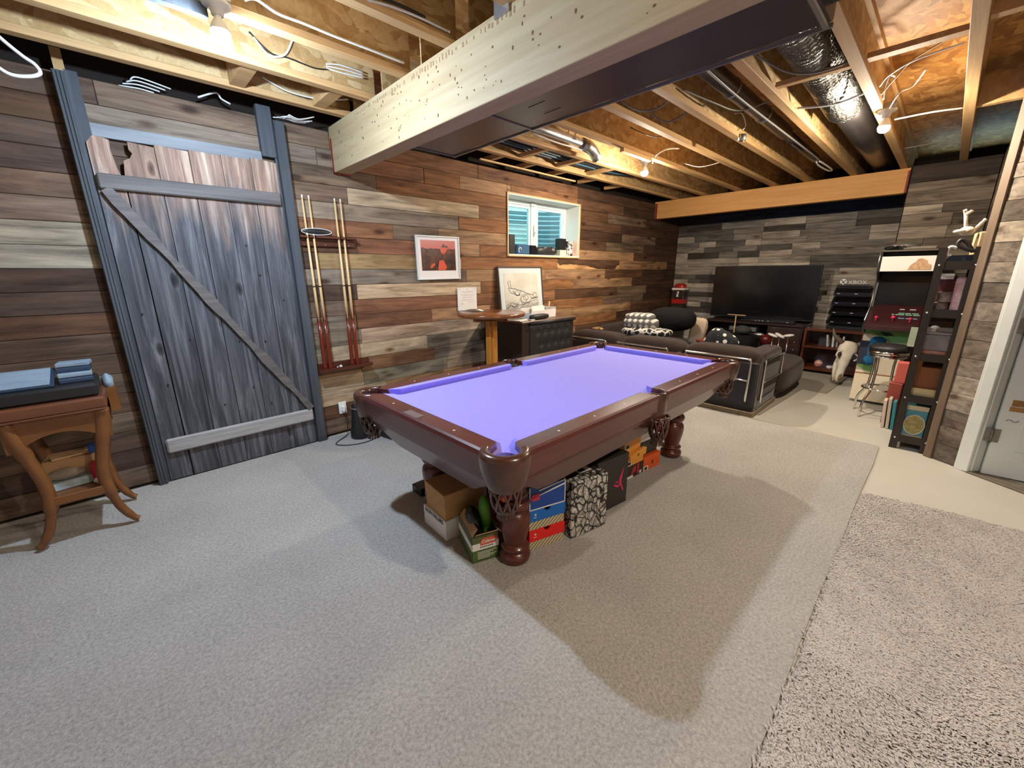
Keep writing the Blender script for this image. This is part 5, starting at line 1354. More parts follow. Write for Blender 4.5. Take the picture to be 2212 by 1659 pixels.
tag(MB(Mt).tube([(.18, 0, .99), (.215, .02, 1.10), (.24, .03, 1.155)], .009, 8).build('wooden_stick', M['pale'] if 'pale' in M else M['pine_edge']), 'pale wooden stick standing in the paper box', 'stick')
cs = thing('zip_case', 'black zipped case lying on the bar cabinet edge', 'case', (3.45, 3.21, .983))
MB(rotz((3.52, 3.215, 0), 3)).sphere((0, 0, 1.012), (.155, .05, .030), 20, 10, e=.6).build('shell', M['black_leather'], cs)
MB(rotz((3.52, 3.215, 0), 3)).box(-.20, -.13, -.05, .02, .983, .992, .002).build('strap', M['card_white'], cs)
tag(MB(rotz((3.29, 3.24, 0), 8)).box(-.13, .12, -.05, .05, .983, .992, .002).build('paper_sheets', M['card_white']), 'white paper sheets under the black zipped case', 'paper')

# ------------------------------------------------------------------ things on the window sill
SZ = WIN[2]+.0145
tag(MB().box(3.665, 3.765, 3.86, 3.93, SZ, SZ+.235, .004).build('radio', M['black']), 'upright black slim box at the left end of the window sill', 'box')
bl = thing('blue_bag', 'blue and black bag on the window sill', 'bag', (3.98, 3.93, SZ))
MB().box(3.82, 4.06, 3.88, 3.98, SZ, SZ+.125, .015).build('body', mat('navy_fabric', lin(44, 84, 120), .7), bl)
MB().box(4.06, 4.19, 3.88, 3.98, SZ, SZ+.122, .012).build('side', M['black_cloth'], bl)
MB().tube([(3.87+.025*math.cos(t*PI/6), 3.876, SZ+.055+.03*math.sin(t*PI/6)) for t in range(9)], .005, 6).build('logo_hook', M['white_plastic'], bl)
sg = thing('black_bag', 'rounded black bag on the middle of the window sill', 'bag', (4.42, 3.93, SZ))
MB().sphere((4.42, 3.93, SZ+.058), (.22, .07, .068), 24, 12, e=.8).build('body', M['black_leather'], sg)
MB().sphere((4.51, 3.885, SZ+.075), (.05, .03, .026), 14, 8).build('lens_panel', M['grey_cable'], sg)
MB().tube([(4.30, 3.87, SZ+.09), (4.36, 3.862, SZ+.10), (4.45, 3.86, SZ+.06)], .004, 6).build('strap', M['steel'], sg)
tag(MB().box(4.655, 4.79, 3.87, 3.96, SZ+.0805, SZ+.235, .004).build('black_speaker', M['black']), 'small black speaker standing on a beige box on the sill', 'speaker')
tag(MB().box(4.65, 4.79, 3.86, 3.96, SZ, SZ+.080, .004).build('beige_box', mat('beige_card', lin(214, 206, 186), .6)), 'small beige box under the black speaker on the sill', 'box')
def comic():
    return mat('ink_print_box', lin(230, 228, 224), .5, col2=lin(40, 44, 58), vs=(22, 22, 22), contrast=.06)
tag(MB().box(4.81, 4.93, 3.86, 3.93, SZ, SZ+.205, .003).build('printed_box', comic()), 'white box with dark splashed print on the sill', 'box')
tag(MB().box(4.935, 4.985, 3.86, 3.93, SZ, SZ+.205, .003).build('striped_box', mat('pink_stripe_card', lin(214, 176, 152), .6, col2=lin(196, 120, 104), vs=(2, 2, 40), contrast=.1)), 'pinkish box at the right end of the window sill', 'box')
# ------------------------------------------------------------------ sectional sofa
M['sofa'] = mat('brown_velour', lin(58, 44, 38), .85, col2=lin(46, 34, 30), vs=(7, 7, 7), sheen=.12, spec=.15)
M['sofa_back'] = mat('dark_sofa_back', lin(40, 32, 34), .7, col2=lin(32, 26, 30), vs=(9, 9, 9), sheen=.2)
so = thing('sectional_sofa', 'brown velour sectional sofa with chrome tubes behind the pool table', 'sofa', (5.2, 2.4, .012))
YS = [1.165, 1.98, 2.80, 3.62]
for k in range(3):
    a, b = YS[k]+.004, YS[k+1]-.004
    MB().box(4.615, 4.72, a, b, .10, .60, .02).build('back_panel', M['sofa_back'], so)
    def backf(c, r): return MB().sphere(c, r, 28, 16, e=.35, e2=.45)
    backf((4.76, (a+b)/2, .54), (.145, (b-a)/2, .185)).build('back_cushion', M['sofa'], so)
    MB().sphere((5.18, (a+b)/2, .33), (.36, (b-a)/2, .12), 28, 14, e=.3, e2=.5).build('seat_cushion', M['sofa'], so)
MB().box(4.63, 5.40, 1.175, 3.60, .06, .24, .015).build('base', M['sofa_back'], so)
# right end: upholstered arm with chrome frame
MB().sphere((5.02, 1.235, .42), (.40, .075, .27), 30, 18, e=.28, e2=.35).build('arm', M['sofa'], so)
MB().sphere((5.05, 1.25, .62), (.36, .10, .085), 28, 14, e=.4, e2=.7).build('arm_roll', M['sofa'], so)
MB().box(4.60, 5.45, 1.165, 1.30, .012, .062, .004).box(4.60, 4.66, 1.30, 3.60, .012, .062, .004).build('plinth', mat('pale_plinth', lin(126, 112, 92), .6), so)
def chrome(pts, name='chrome_tube', r=.0105): return MB().tube(smooth_path(pts, 5), r, 10).build(name, M['chrome'], so)
for (a, b) in ((1.93, 1.24), (2.82, 2.13), (3.58, 2.98)):
    chrome([(4.64, a, .62), (4.575, a-.02, .632), (4.57, a-.06, .633), (4.57, b+.06, .633), (4.57, b+.015, .625), (4.57, b, .60), (4.57, b, .40), (4.57, b+.005, .20), (4.63, b+.005, .17)])
chrome([(4.63, 1.40, .41), (4.575, 1.38, .41), (4.57, 1.25, .405)])
chrome([(4.74, 1.148, .15), (4.735, 1.146, .38), (4.735, 1.146, .58), (4.77, 1.146, .612), (5.35, 1.146, .605), (5.40, 1.146, .57), (5.40, 1.146, .36)])
chrome([(4.735, 1.146, .375), (5.40, 1.146, .36)])
# chaise end
MB().sphere((6.02, 1.50, .235), (.62, .40, .195), 34, 18, e=.45, e2=.45).build('chaise_cushion', M['sofa'], so)
MB().box(5.45, 6.45, 1.20, 1.82, .012, .09, .02).build('chaise_base', M['sofa_back'], so)
# second arm of the sectional along the plank wall
MB().box(5.40, 6.9, 3.50, 3.74, .06, .56, .03).build('back_panel', M['sofa_back'], so)
MB().sphere((6.1, 3.60, .55), (.78, .13, .16), 30, 14, e=.35, e2=.45).build('back_cushion', M['sofa'], so)
MB().sphere((6.1, 3.15, .32), (.78, .38, .13), 30, 14, e=.3, e2=.5).build('seat_cushion', M['sofa'], so)

# soft things piled on the sofa
def plaid():
    m, nt, b = nodes('grey_plaid')
    sx = N(nt, 'ShaderNodeSeparateXYZ'); nt.links.new(coords(nt, (1, 1, 1)), sx.inputs[0])
    cs_ = []
    for ax, f in ((1, 85.0), (2, 85.0), (0, 85.0)):
        mu = N(nt, 'ShaderNodeMath', operation='MULTIPLY', i_1=f); nt.links.new(sx.outputs[ax], mu.inputs[0])
        s_ = N(nt, 'ShaderNodeMath', operation='SINE'); nt.links.new(mu.outputs[0], s_.inputs[0]); cs_.append(s_.outputs[0])
    a = N(nt, 'ShaderNodeMath', operation='ADD'); nt.links.new(cs_[0], a.inputs[0]); nt.links.new(cs_[1], a.inputs[1])
    r = ramp(nt, a.outputs[0], [(.0, lin(92, 88, 84)), (.35, lin(138, 132, 128)), (.9, lin(186, 180, 174))])
    nt.links.new(r, b.inputs['Base Color']); b.inputs['Roughness'].default_value = .95
    return m
M['plaid'] = plaid()
pb_ = thing('plaid_blanket', 'folded grey and white plaid blanket on the sofa back', 'blanket', (5.1, 2.75, .72))
Mq = rotz((5.06, 2.75, 0), 12)
MB(Mq).sphere((0, 0, .845), (.15, .235, .075), 24, 12, e=.5, e2=.6, jit=.03).build('lower_fold', M['plaid'], pb_)
MB(Mq).sphere((0, .02, .915), (.13, .20, .060), 24, 12, e=.5, e2=.6, jit=.03, seed=2).build('upper_fold', M['plaid'], pb_)
def zebra():
    m, nt, b = nodes('black_white_blotches')
    w = N(nt, 'ShaderNodeTexVoronoi', feature='DISTANCE_TO_EDGE', i_Scale=13.0); nt.links.new(coords(nt, (1, 1, 1)), w.inputs['Vector'])
    r = ramp(nt, w.outputs['Distance'], [(.08, lin(190, 182, 172)), (.12, lin(22, 20, 20))])
    nt.links.new(r, b.inputs['Base Color']); b.inputs['Roughness'].default_value = .9
    return m
tag(MB(rotz((5.03, 2.66, 0), 4)).sphere((0, 0, .74), (.16, .33, .055), 26, 12, e=.5, e2=.6).build('giraffe_blanket', zebra()), 'black blanket with white branching pattern under the plaid blanket', 'blanket')
tag(MB(rotz((5.28, 2.44, 0), 0)).sphere((0, 0, .90), (.20, .30, .155), 28, 16, e=.8, jit=.02).build('black_cushion', M['black_cloth']), 'large black cushion heaped on the sofa back', 'cushion')
def dots():
    m, nt, b = nodes('polka_dots')
    v = N(nt, 'ShaderNodeTexVoronoi', i_Scale=13.0, i_Randomness=.25); nt.links.new(coords(nt, (1, 1, 1)), v.inputs['Vector'])
    r = ramp(nt, v.outputs['Distance'], [(.30, lin(226, 222, 206)), (.34, lin(28, 28, 32))])
    nt.links.new(r, b.inputs['Base Color']); b.inputs['Roughness'].default_value = .85
    return m
tag(MB(Matrix.Translation((5.28, 1.80, .64)) @ Matrix.Rotation(math.radians(28), 4, 'X') @ Matrix.Rotation(math.radians(12), 4, 'Z')).sphere((0, 0, 0), (.075, .19, .17), 24, 14, e=.6, e2=.6).build('dotted_pillow', dots()), 'black throw pillow with white dots on the sofa', 'pillow')
tag(MB(Matrix.Translation((5.55, 2.22, .60)) @ Matrix.Rotation(.2, 4, 'X')).sphere((0, 0, .12), (.05, .10, .19), 16, 12, e=.5, jit=.12, seed=3).build('beige_cloth', mat('beige_fleece', lin(168, 148, 128), .95)), 'beige crumpled cloth standing beside the black cushion', 'cloth')
tag(MB().sphere((5.55, 2.14, .615), (.06, .10, .035), 14, 8, jit=.15, seed=5).build('red_toy', mat('red_fabric', lin(170, 70, 52), .8)), 'reddish toy lying between the beige cloth and the dotted pillow', 'toy')
tag(MB(rotz((4.84, 3.30, 0), 0)).sphere((0, 0, .735), (.06, .09, .025), 16, 8, jit=.2, seed=8).build('spotted_scarf', mat('spotted_fabric', lin(196, 150, 92), .9, col2=lin(60, 40, 26), vs=(38, 38, 38), contrast=.08)), 'tan spotted scarf on the left end of the sofa back', 'scarf')
tag(MB(rotz((5.6, 2.02, 0), -6)).box(-.10, .30, -.25, .18, .44, .47, .01).build('dark_blanket', M['black_cloth']), 'dark blanket on the sofa seat behind the dotted pillow', 'blanket')

# ------------------------------------------------------------------ popcorn machine in the corner
pm = thing('popcorn_machine', 'small red popcorn machine in the far corner', 'popcorn machine', (8.02, 3.6, 0))
M['red_enamel'] = mat('red_enamel', lin(176, 34, 32), .35)
MB().box(7.93, 8.12, 3.49, 3.72, .0, .90, .006).build('stand', M['brown_side'], pm)
MB().box(7.93, 8.12, 3.485, 3.715, .90, .99, .006).build('base', M['red_enamel'], pm)
for (x, y) in ((7.935, 3.49), (7.935, 3.70), (8.105, 3.49), (8.105, 3.70)): MB().box(x, x+.012, y, y+.012, .99, 1.16).build('corner_post', M['chrome'], pm)
MB().box(7.94, 8.11, 3.497, 3.703, 1.0, 1.15).build('glass_box', mat('smoked_glass', lin(60, 50, 46), .1), pm)
MB().box(7.92, 8.13, 3.475, 3.725, 1.16, 1.20, .004).build('cornice', M['card_white'], pm)
MB().sphere((8.025, 3.60, 1.20), (.09, .105, .085), 20, 10, e=.6).build('roof', M['red_enamel'], pm)
MB().sphere((7.938, 3.60, 1.115), (.004, .022, .022), 12, 8).box(7.934, 7.938, 3.59, 3.625, 1.03, 1.09).build('window_print', M['card_white'], pm)

# ------------------------------------------------------------------ television and stand
tv = thing('television', 'large black flat television against the grey plank wall', 'television', (7.95, 2.15, .69))
MB().box(7.90, 7.945, 1.36, 2.94, .72, 1.592, .006).build('bezel', M['black'], tv)
MB().box(7.8985, 7.9015, 1.372, 2.928, .738, 1.580).build('screen', mat('tv_screen', (.006, .0065, .008), .16, coat=.3), tv)
MB().box(7.84, 8.02, 1.95, 2.35, .69, .715, .006).box(7.93, 7.96, 2.05, 2.25, .70, .80).build('foot', M['black'], tv)
text('maker_name', 'SONY', .022, M['steel'], frame_m((7.8978, 2.15, .729), (0, -1, 0), (0, 0, 1)), tv, .0005) if False else None
ts = thing('tv_stand', 'dark brown television stand with open shelves', 'tv stand', (7.8, 2.1, 0))
M['dark_walnut'] = mat('dark_walnut', lin(44, 26, 22), .35, col2=lin(58, 36, 30), vs=(20, 3, 20), coat=.3)
MB().box(7.55, 8.15, 1.40, 2.88, .655, .689, .006).build('top', M['dark_walnut'], ts)
for y in (1.41, 1.86, 2.83): MB().box(7.57, 8.13, y, y+.03, .05, .655).build('side_panel', M['dark_walnut'], ts)
MB().box(7.57, 8.13, 1.41, 2.86, .05, .08).box(7.60, 8.13, 1.89, 2.83, .44, .46).box(8.11, 8.13, 1.41, 2.86, .08, .655).build('shelf', M['dark_walnut'], ts)
MB().box(7.558, 7.572, 1.43, 1.86, .09, .645, .004).build('door', M['dark_walnut'], ts)
for z in (.30, .42): MB().sphere((7.553, 1.49, z), .012, 10, 6).build('knob', M['steel'], ts)
rc = thing('receiver', 'silver disc player on the television stand shelf', 'player', (7.62, 2.25, .46))
MB().box(7.56, 7.85, 2.05, 2.47, .53, .60, .006).build('case', M['galv'], rc)
MB().box(7.556, 7.561, 2.19, 2.33, .555, .572).build('disc_slot', M['black'], rc)
tag(MB().box(7.60, 7.9, 2.03, 2.50, .461, .5295, .006).build('black_receiver', M['black']), 'black receiver under the silver disc player', 'player')
sbr = thing('sound_bar', 'thin black sound bar in front of the television', 'sound bar', (7.68, 2.1, .69))
MB().box(7.62, 7.72, 1.55, 2.35, .69, .735, .01).build('body', M['black'], sbr)
for k, y in enumerate((2.08, 2.03, 1.98, 1.90, 1.63)): MB().box(7.617, 7.622, y, y+.025, .708, .718).build('light_mark', M['screw'], sbr)
tag(MB().box(7.50, 7.53, 2.37, 2.50, .7905, .8005).box(7.505, 7.525, 2.36, 2.375, .50, .80).box(7.49, 7.54, 2.22, 2.37, .79, .80).build('lamp_arm', M['pine_edge']), 'thin pale wooden stand in front of the television', 'stand')
# small things standing behind the sofa in front of the television
def ctrl(y, z, lab, tilt):
    o = thing('cymbal_pad', lab, 'pad', (7.1, y, .0))
    MB().tube([(7.12, y, .012), (7.12, y, z-.02)], .008, 8).build('stem', M['chrome'], o)
    MB(Matrix.Translation((7.12, y, z)) @ Matrix.Rotation(tilt, 4, 'X')).sphere((0, 0, 0), (.05, .075, .022), 16, 8).build('pad', M['card_white'] if tilt else M['screw'], o)
ctrl(1.69, .56, 'small white round pad on a stem behind the sofa, leftmost', .3)
ctrl(1.60, .565, 'white pad on a stem behind the sofa, middle', .5)
ctrl(1.49, .575, 'white pad on a stem behind the sofa, rightmost', -.2)
ctrl(1.885, .555, 'grey pad on a thin stand behind the dotted pillow', 0)
tag(MB().sphere((7.15, 1.78, .48), (.10, .085, .09), 18, 12).build('red_drum', mat('dark_red_gloss', lin(84, 20, 18), .3)), 'dark red round drum below the television', 'drum')
cc = thing('dark_chair', 'low dark seat in front of the television stand', 'chair', (6.95, 1.8, 0))
MB().sphere((6.92, 2.05, .42), (.22, .20, .14), 22, 12, e=.5).build('seat', M['black_cloth'], cc)
for (x, y) in ((6.8, 1.95), (6.8, 2.15), (7.04, 1.95), (7.04, 2.15)): MB().cyl((x, y, .012), (x, y, .36), .012, n=8).build('leg', M['black'], cc)
tag(MB().sphere((6.9, 2.05, .63), (.10, .12, .07), 16, 10, jit=.1).build('grey_bundle', mat('dark_grey_cloth', lin(52, 50, 50), .9)), 'dark grey bundle on the seat before the television', 'bundle')
tag(MB().box(7.50, 7.54, 1.375, 1.43, .012, .20, .003).build('white_carton', M['card_white']), 'small white carton beside the television stand', 'carton')

# ------------------------------------------------------------------ low wooden media shelf with game sign
ms = thing('media_shelf', 'low reddish wooden shelf unit right of the television', 'shelf', (7.7, 1.0, 0))
M['rosewood'] = mat('rosewood', lin(104, 50, 26), .3, col2=lin(78, 34, 18), vs=(14, 3, 14), coat=.4)
MB().box(7.42, 7.95, .66, 1.36, .635, .668, .005).build('top', M['rosewood'], ms)
for y in (1.33, .66): MB().box(7.42, 7.95, y, y+.03, .012, .635).build('side_panel', M['rosewood'], ms)
MB().box(7.44, 7.95, .69, 1.33, .385, .41).build('shelf', M['rosewood'], ms)
MB().box(7.42, 7.95, .69, 1.33, .05, .09, .004).build('bottom', M['rosewood'], ms)
MB().box(7.93, 7.95, .69, 1.33, .09, .635).build('back_panel', M['rosewood'], ms)
for k, (y, h, c) in enumerate(((1.06, .18, lin(196, 188, 178)), (1.00, .205, lin(214, 210, 204)), (.955, .19, lin(150, 140, 130)), (.90, .17, lin(200, 196, 190)))):
    tag(MB(Matrix.Translation((7.50, y, .4105)) @ Matrix.Rotation(math.radians(-8+4*k), 4, 'X')).box(0, .16, -.012, .012, .003, h, .002).build('magazine', mat('magazine_%d' % k, c, .5, col2=(c[0]*.5, c[1]*.5, c[2]*.5, 1), vs=(18, 18, 18), contrast=.1)), '%s magazine from the left on the low wooden shelf' % ORD[k], 'magazine', 'magazines on the low shelf')
tag(MB().sphere((7.52, 1.13, .145), .055, 16, 10).build('striped_ball', mat('pink_ball', lin(190, 90, 76), .5, col2=lin(220, 200, 190), vs=(3, 3, 30), contrast=.1)), 'pink striped ball on the bottom of the low shelf', 'ball')
tag(MB().sphere((7.50, .98, .115), (.03, .05, .026), 12, 8, jit=.2).sphere((7.50, .93, .12), (.03, .035, .035), 12, 8).build('white_figurine', M['card_white']), 'white lumpy figurine on the bottom of the low shelf', 'figurine')
gs = thing('game_display', 'black game store display rack topped by a white console logo', 'display', (7.78, .92, .669))
Mg = Matrix.Translation((7.70, .93, .669)) @ Matrix.Rotation(math.radians(-9), 4, 'Y')
MB(Matrix.Translation((7.78, .93, 0))).box(-.09, .09, -.22, .22, .669, .72, .006).box(.0, .05, -.20, .20, .72, 1.29, .006).build('back_frame', M['black'], gs)
for k in range(4):
    z = .74+.135*k
    MB().hexa([(7.60+.03*k, .71, z), (7.80, .71, z+.02), (7.80, 1.15-.005*k, z+.02), (7.60+.03*k, 1.15-.005*k, z), (7.60+.03*k, .71, z+.05), (7.80, .71, z+.12), (7.80, 1.15-.005*k, z+.12), (7.60+.03*k, 1.15-.005*k, z+.05)]).build('tray', M['black_gloss'], gs)
    for y in (.86, 1.06): MB().box(7.594+.03*k, 7.600+.03*k, y, y+.035, z+.028, z+.036).build('price_tag', M['screw'], gs)
MB().box(7.735, 7.75, .76, 1.12, 1.28, 1.31).build('sign_bar', M['black'], gs)
lo = MB()
cy, cz, R = 1.055, 1.345, .040
lo.prism([(cy+R*math.cos(t*PI/14), cz+R*math.sin(t*PI/14)) for t in range(28)], 'x', 7.73, 7.738)
lo.build('logo_disc', M['white_plastic'], gs)
for s in (-1, 1):
    MB().tube([(7.729, cy+s*.030, cz+.026), (7.729, cy+s*.010, cz+.004), (7.729, cy-s*.022, cz-.030)], .0045, 5).build('logo_cross', M['black'], gs)
text('logo_text', 'XBOX', .075, M['white_plastic'], frame_m((7.735, .895, 1.335), (0, -1, 0), (0, 0, 1)), gs, .002, 0, 1.02)

# ------------------------------------------------------------------ cow skull
sk = thing('cow_skull', 'pale horned cow skull leaning on the low wooden shelf', 'skull', (7.05, .78, .012))
M['bone'] = mat('bone', lin(222, 212, 196), .75, col2=lin(200, 186, 166), vs=(10, 10, 10), bmp=.3, bscale=(22, 22, 22))
def skullf(u, v):
    # u along the skull from brow (0) to muzzle (1)
    prof = [(0, .075, .07), (.08, .098, .085), (.2, .104, .090), (.36, .090, .082), (.5, .060, .066), (.68, .044, .054), (.85, .044, .046), (.95, .036, .036), (1, .016, .018)]
    for i in range(len(prof)-1):
        if prof[i][0] <= u <= prof[i+1][0]: break
    f = (u-prof[i][0])/(prof[i+1][0]-prof[i][0]); f = f*f*(3-2*f)
    w = prof[i][1]*(1-f)+prof[i+1][1]*f; h = prof[i][2]*(1-f)+prof[i+1][2]*f
    t = 2*PI*v
    c, s_ = math.cos(t), math.sin(t)
    if .24 < u < .44 and abs(c) > .55: w *= .78        # eye sockets pressed in
    return (w*math.copysign(abs(c)**.8, c), -h*math.copysign(abs(s_)**.9, s_), -.53*u)
Ms = Matrix.Translation((6.96, .755, .565)) @ Matrix.Rotation(math.radians(-62), 4, 'Z') @ Matrix.Rotation(math.radians(-14), 4, 'X') @ Matrix.Rotation(math.radians(11), 4, 'Y')
MB(Ms).grid(skullf, 44, 28, cv=True).sphere((0, .01, .0), (.085, .06, .03), 16, 8).build('cranium', M['bone'], sk)
for s in (-1, 1):
    MB(Ms).sphere((s*.088, -.035, -.175), (.030, .030, .038), 14, 10).build('eye_socket', mat('socket_dark', lin(52, 40, 32), .9), sk)
    MB(Ms).tube([(s*.075, -.04, -.125), (s*.112, -.045, -.15), (s*.118, -.045, -.19), (s*.09, -.045, -.225)], .012, 8).build('brow_ridge', M['bone'], sk)
    MB(Ms).tube([(s*.07, .0, -.02), (s*.13, .0, .02), (s*.20, -.01, .07), (s*.235, -.02, .15)], [.034, .032, .022, .006], 12).build('horn', mat('horn_%d' % (s+1), lin(96, 84, 70), .6), sk)
    MB(Ms).tube([(s*.055, .05, -.20), (s*.05, .075, -.30), (s*.035, .085, -.42), (s*.02, .075, -.52)], [.018, .026, .020, .010], 10).build('jaw', M['bone'], sk)
MB(Ms).sphere((0, -.045, -.47), (.022, .016, .05), 12, 8).build('nasal_opening', mat('nasal_dark', lin(120, 96, 62), .9), sk)

# ------------------------------------------------------------------ arcade cabinet
ar = thing('arcade_cabinet', 'black and dark red arcade cabinet with a white marquee', 'arcade cabinet', (6.45, .33, 0))
M['arc_red'] = mat('oxblood_laminate', lin(52, 22, 24), .3, coat=.3)
side = [(6.22, .0), (7.0, .0), (7.0, 1.70), (6.16, 1.70), (6.18, 1.48), (6.36, 1.40), (6.30, 1.10), (6.02, .96), (5.90, .92), (5.90, .87), (6.22, .78)]
for (a, b) in ((.095, .115), (.545, .565)):
    MB().prism(side, 'y', a, b).build('side_panel', M['black'], ar)
MB().tube([(6.158, .567, 1.70), (6.178, .567, 1.48), (6.358, .567, 1.40), (6.298, .567, 1.10), (6.02, .567, .962)], .006, 6).build('edge_moulding', M['steel'], ar)
MB().box(6.20, 6.98, .115, .545, .0, 1.69).box(6.17, 6.4, .115, .545, 1.655, 1.70).build('body', M['black'], ar) if False else None
MB().box(6.24, 6.98, .115, .545, .03, .80).box(6.42, 6.98, .115, .545, .80, 1.69).build('body', M['black'], ar)
MB().box(6.165, 6.98, .09, .57, 1.695, 1.712, .003).build('top', mat('arcade_top', lin(84, 76, 68), .5), ar)
MB().hexa([(6.178, .115, 1.49), (6.42, .115, 1.49), (6.42, .545, 1.49), (6.178, .545, 1.49), (6.165, .115, 1.645), (6.42, .115, 1.645), (6.42, .545, 1.645), (6.165, .545, 1.645)]).build('marquee', M['card_white'], ar)
mq = MB(frame_m((6.170, .235, 1.565), (0, -1, 0), (-.08, 0, 1)))
mq.prism([(-.09, -.06), (.09, -.06), (.085, -.01), (.06, .0), (.05, .03), (.01, .055), (-.02, .05), (-.035, .02), (-.07, -.01)], 'z', .0, .004)
mq.build('marquee_art', mat('marquee_art', lin(168, 120, 88), .5, col2=lin(214, 180, 140), vs=(40, 40, 40)), ar)
MB().hexa([(6.325, .118, 1.12), (6.40, .118, 1.12), (6.40, .542, 1.12), (6.325, .542, 1.12), (6.38, .118, 1.48), (6.42, .118, 1.48), (6.42, .542, 1.48), (6.38, .542, 1.48)]).build('screen', M['black_gloss'], ar)
MB().hexa([(5.94, .117, .93), (6.33, .117, .93), (6.33, .543, .93), (5.94, .543, .93), (5.94, .117, .945), (6.33, .117, 1.12), (6.33, .543, 1.12), (5.94, .543, .945)]).build('control_panel', M['arc_red'], ar)
MB().box(5.895, 5.95, .10, .56, .872, .93, .012).build('front_lip', M['arc_red'], ar)
for (x, y, r) in ((6.00, .335, .020), (5.985, .47, .016), (5.985, .20, .016)):
    z = .945+(x-5.94)*.449
    MB().cyl((x, y, z), (x, y, z+.03), .006, n=8).sphere((x, y, z+.04), r, 14, 8).build('joystick', mat('joystick_red', lin(190, 40, 74), .3), ar)
gcol = [mat('panel_print_green', lin(150, 216, 190), .5), mat('panel_print_blue', lin(140, 184, 216), .5), M['card_white']]
for (x, ys, ci) in ((6.16, ((.15, .20), (.21, .255), (.262, .31)), 0), (6.13, ((.14, .19), (.20, .25), (.26, .33), (.34, .36)), 0), (6.06, ((.15, .18), (.19, .24), (.25, .30), (.33, .35)), 1), (6.24, ((.18, .23), (.27, .31)), 2)):
    z = .9465+(x-5.94)*.449
    for (a, b) in ys: MB().box(x, x+.007, a, b, z, z+.005).build('panel_print', gcol[ci], ar)
MB().hexa([(6.222, .117, .42), (6.24, .117, .42), (6.24, .30, .42), (6.222, .30, .42), (6.222, .117, .60), (6.24, .117, .60), (6.24, .30, .60), (6.222, .30, .60)]).build('coin_door', M['arc_red'], ar)
MB().box(6.218, 6.224, .12, .29, .45, .455).box(6.218, 6.224, .12, .29, .57, .575).build('chrome_trim', M['chrome'], ar)

# things on the arcade
gt = thing('metal_ornament', 'grey curved metal object lying on the arcade cabinet', 'ornament', (6.35, .35, 1.713))
MB().sphere((6.36, .40, 1.755), (.10, .13, .045), 20, 10).build('shell', mat('pewter', (.22, .21, .19), .35, .6), gt)
MB().box(6.27, 6.42, .14, .40, 1.715, 1.745, .01).build('tail', mat('grey_felt', lin(126, 118, 104), .8), gt)
MB().sphere((6.27, .50, 1.735), (.05, .06, .022), 14, 8).build('nose', M['black_gloss'], gt)
MB().tube([(6.26, .46, 1.75), (6.24, .42, 1.76), (6.25, .38, 1.75)], .008, 8).build('chrome_eye', M['chrome'], gt)

# painted panel and towels in front of the arcade
pn = thing('painted_panel', 'painted panel of green hills over a cream field leaning on the arcade', 'painting', (6.17, .38, .012))
Mn = Matrix.Translation((6.12, .36, .03)) @ Matrix.Rotation(math.radians(4), 4, 'Y')
MB(Mn).box(-.008, .012, -.18, .20, .0, .82, .003).build('board', mat('cream_paint', lin(222, 206, 178), .6), pn)
def fpoly(pts, m, nm, d): MB(Mn).prism(pts, 'x', -.008-d, -.008).build(nm, m, pn)
fpoly([(.20, .82), (-.18, .82), (-.18, .70), (-.06, .69), (.02, .73), (.12, .78), (.20, .77)], mat('green_paint', lin(98, 168, 104), .6, col2=lin(128, 176, 92), vs=(8, 8, 8)), 'green_field', .001)
fpoly([(.16, .78), (.05, .72), (-.18, .64), (-.18, .67), (-.05, .695), (.04, .74)], mat('straw_paint', lin(226, 206, 150), .6), 'straw_field', .0015)
fpoly([(.20, .40), (.20, .46), (.10, .44), (.04, .37), (.05, .33), (.12, .35)], mat('green_paint2', lin(132, 178, 100), .6), 'green_field', .001)
fpoly([(.06, .80), (-.02, .80), (-.06, .77), (.02, .76)], M['card_black'], 'dark_figure', .002)
fpoly([(.20, .325), (-.18, .325), (-.18, .312), (.20, .312)], mat('rust_line', lin(150, 96, 60), .6), 'rail_line', .002)
tw = thing('blue_towel', 'bright blue plush towel hanging on the arcade front', 'towel', (6.07, .45, .46))
M['blue_plush'] = mat('blue_plush', lin(16, 104, 150), .9, col2=lin(10, 74, 116), vs=(16, 16, 16), bmp=.9, bscale=(34, 34, 34), bdist=.03)
MB().sphere((6.06, .435, .63), (.035, .055, .15), 20, 16, jit=.06, seed=2).sphere((6.06, .415, .74), (.035, .07, .05), 16, 10, jit=.06).sphere((6.06, .45, .52), (.035, .06, .06), 16, 10, jit=.06).build('plush', M['blue_plush'], tw)
MB().box(6.075, 6.095, .475, .565, .46, .73, .006).build('navy_panel', mat('navy_cloth', lin(36, 42, 58), .85), tw)

# ------------------------------------------------------------------ chrome stool
st = thing('bar_stool', 'chrome bar stool with a black padded seat', 'stool', (5.66, .285, 0))
MB().lathe([(.0, .70), (.15, .70), (.165, .712), (.165, .74), (.14, .762), (0, .77)], (5.66, .285, 0), 32).build('seat', M['black_leather'], st)
MB().lathe([(.152, .665), (.160, .668), (.160, .70), (.152, .702)], (5.66, .285, 0), 32).lathe([(.142, .635), (.150, .638), (.150, .655), (.142, .658)], (5.66, .285, 0), 32).build('seat_ring', M['chrome'], st)
for k in range(4):
    a = PI/4+k*PI/2+.25
    c, s_ = math.cos(a), math.sin(a)
    P = lambda r, z: (5.66+r*c, .285+r*s_, z)
    MB().tube(smooth_path([P(.11, .68), P(.125, .63), P(.115, .50), P(.13, .30), P(.16, .24), P(.20, .17), P(.212, .10), P(.215, .013)], 4), .0115, 10).build('leg', M['chrome'], st)
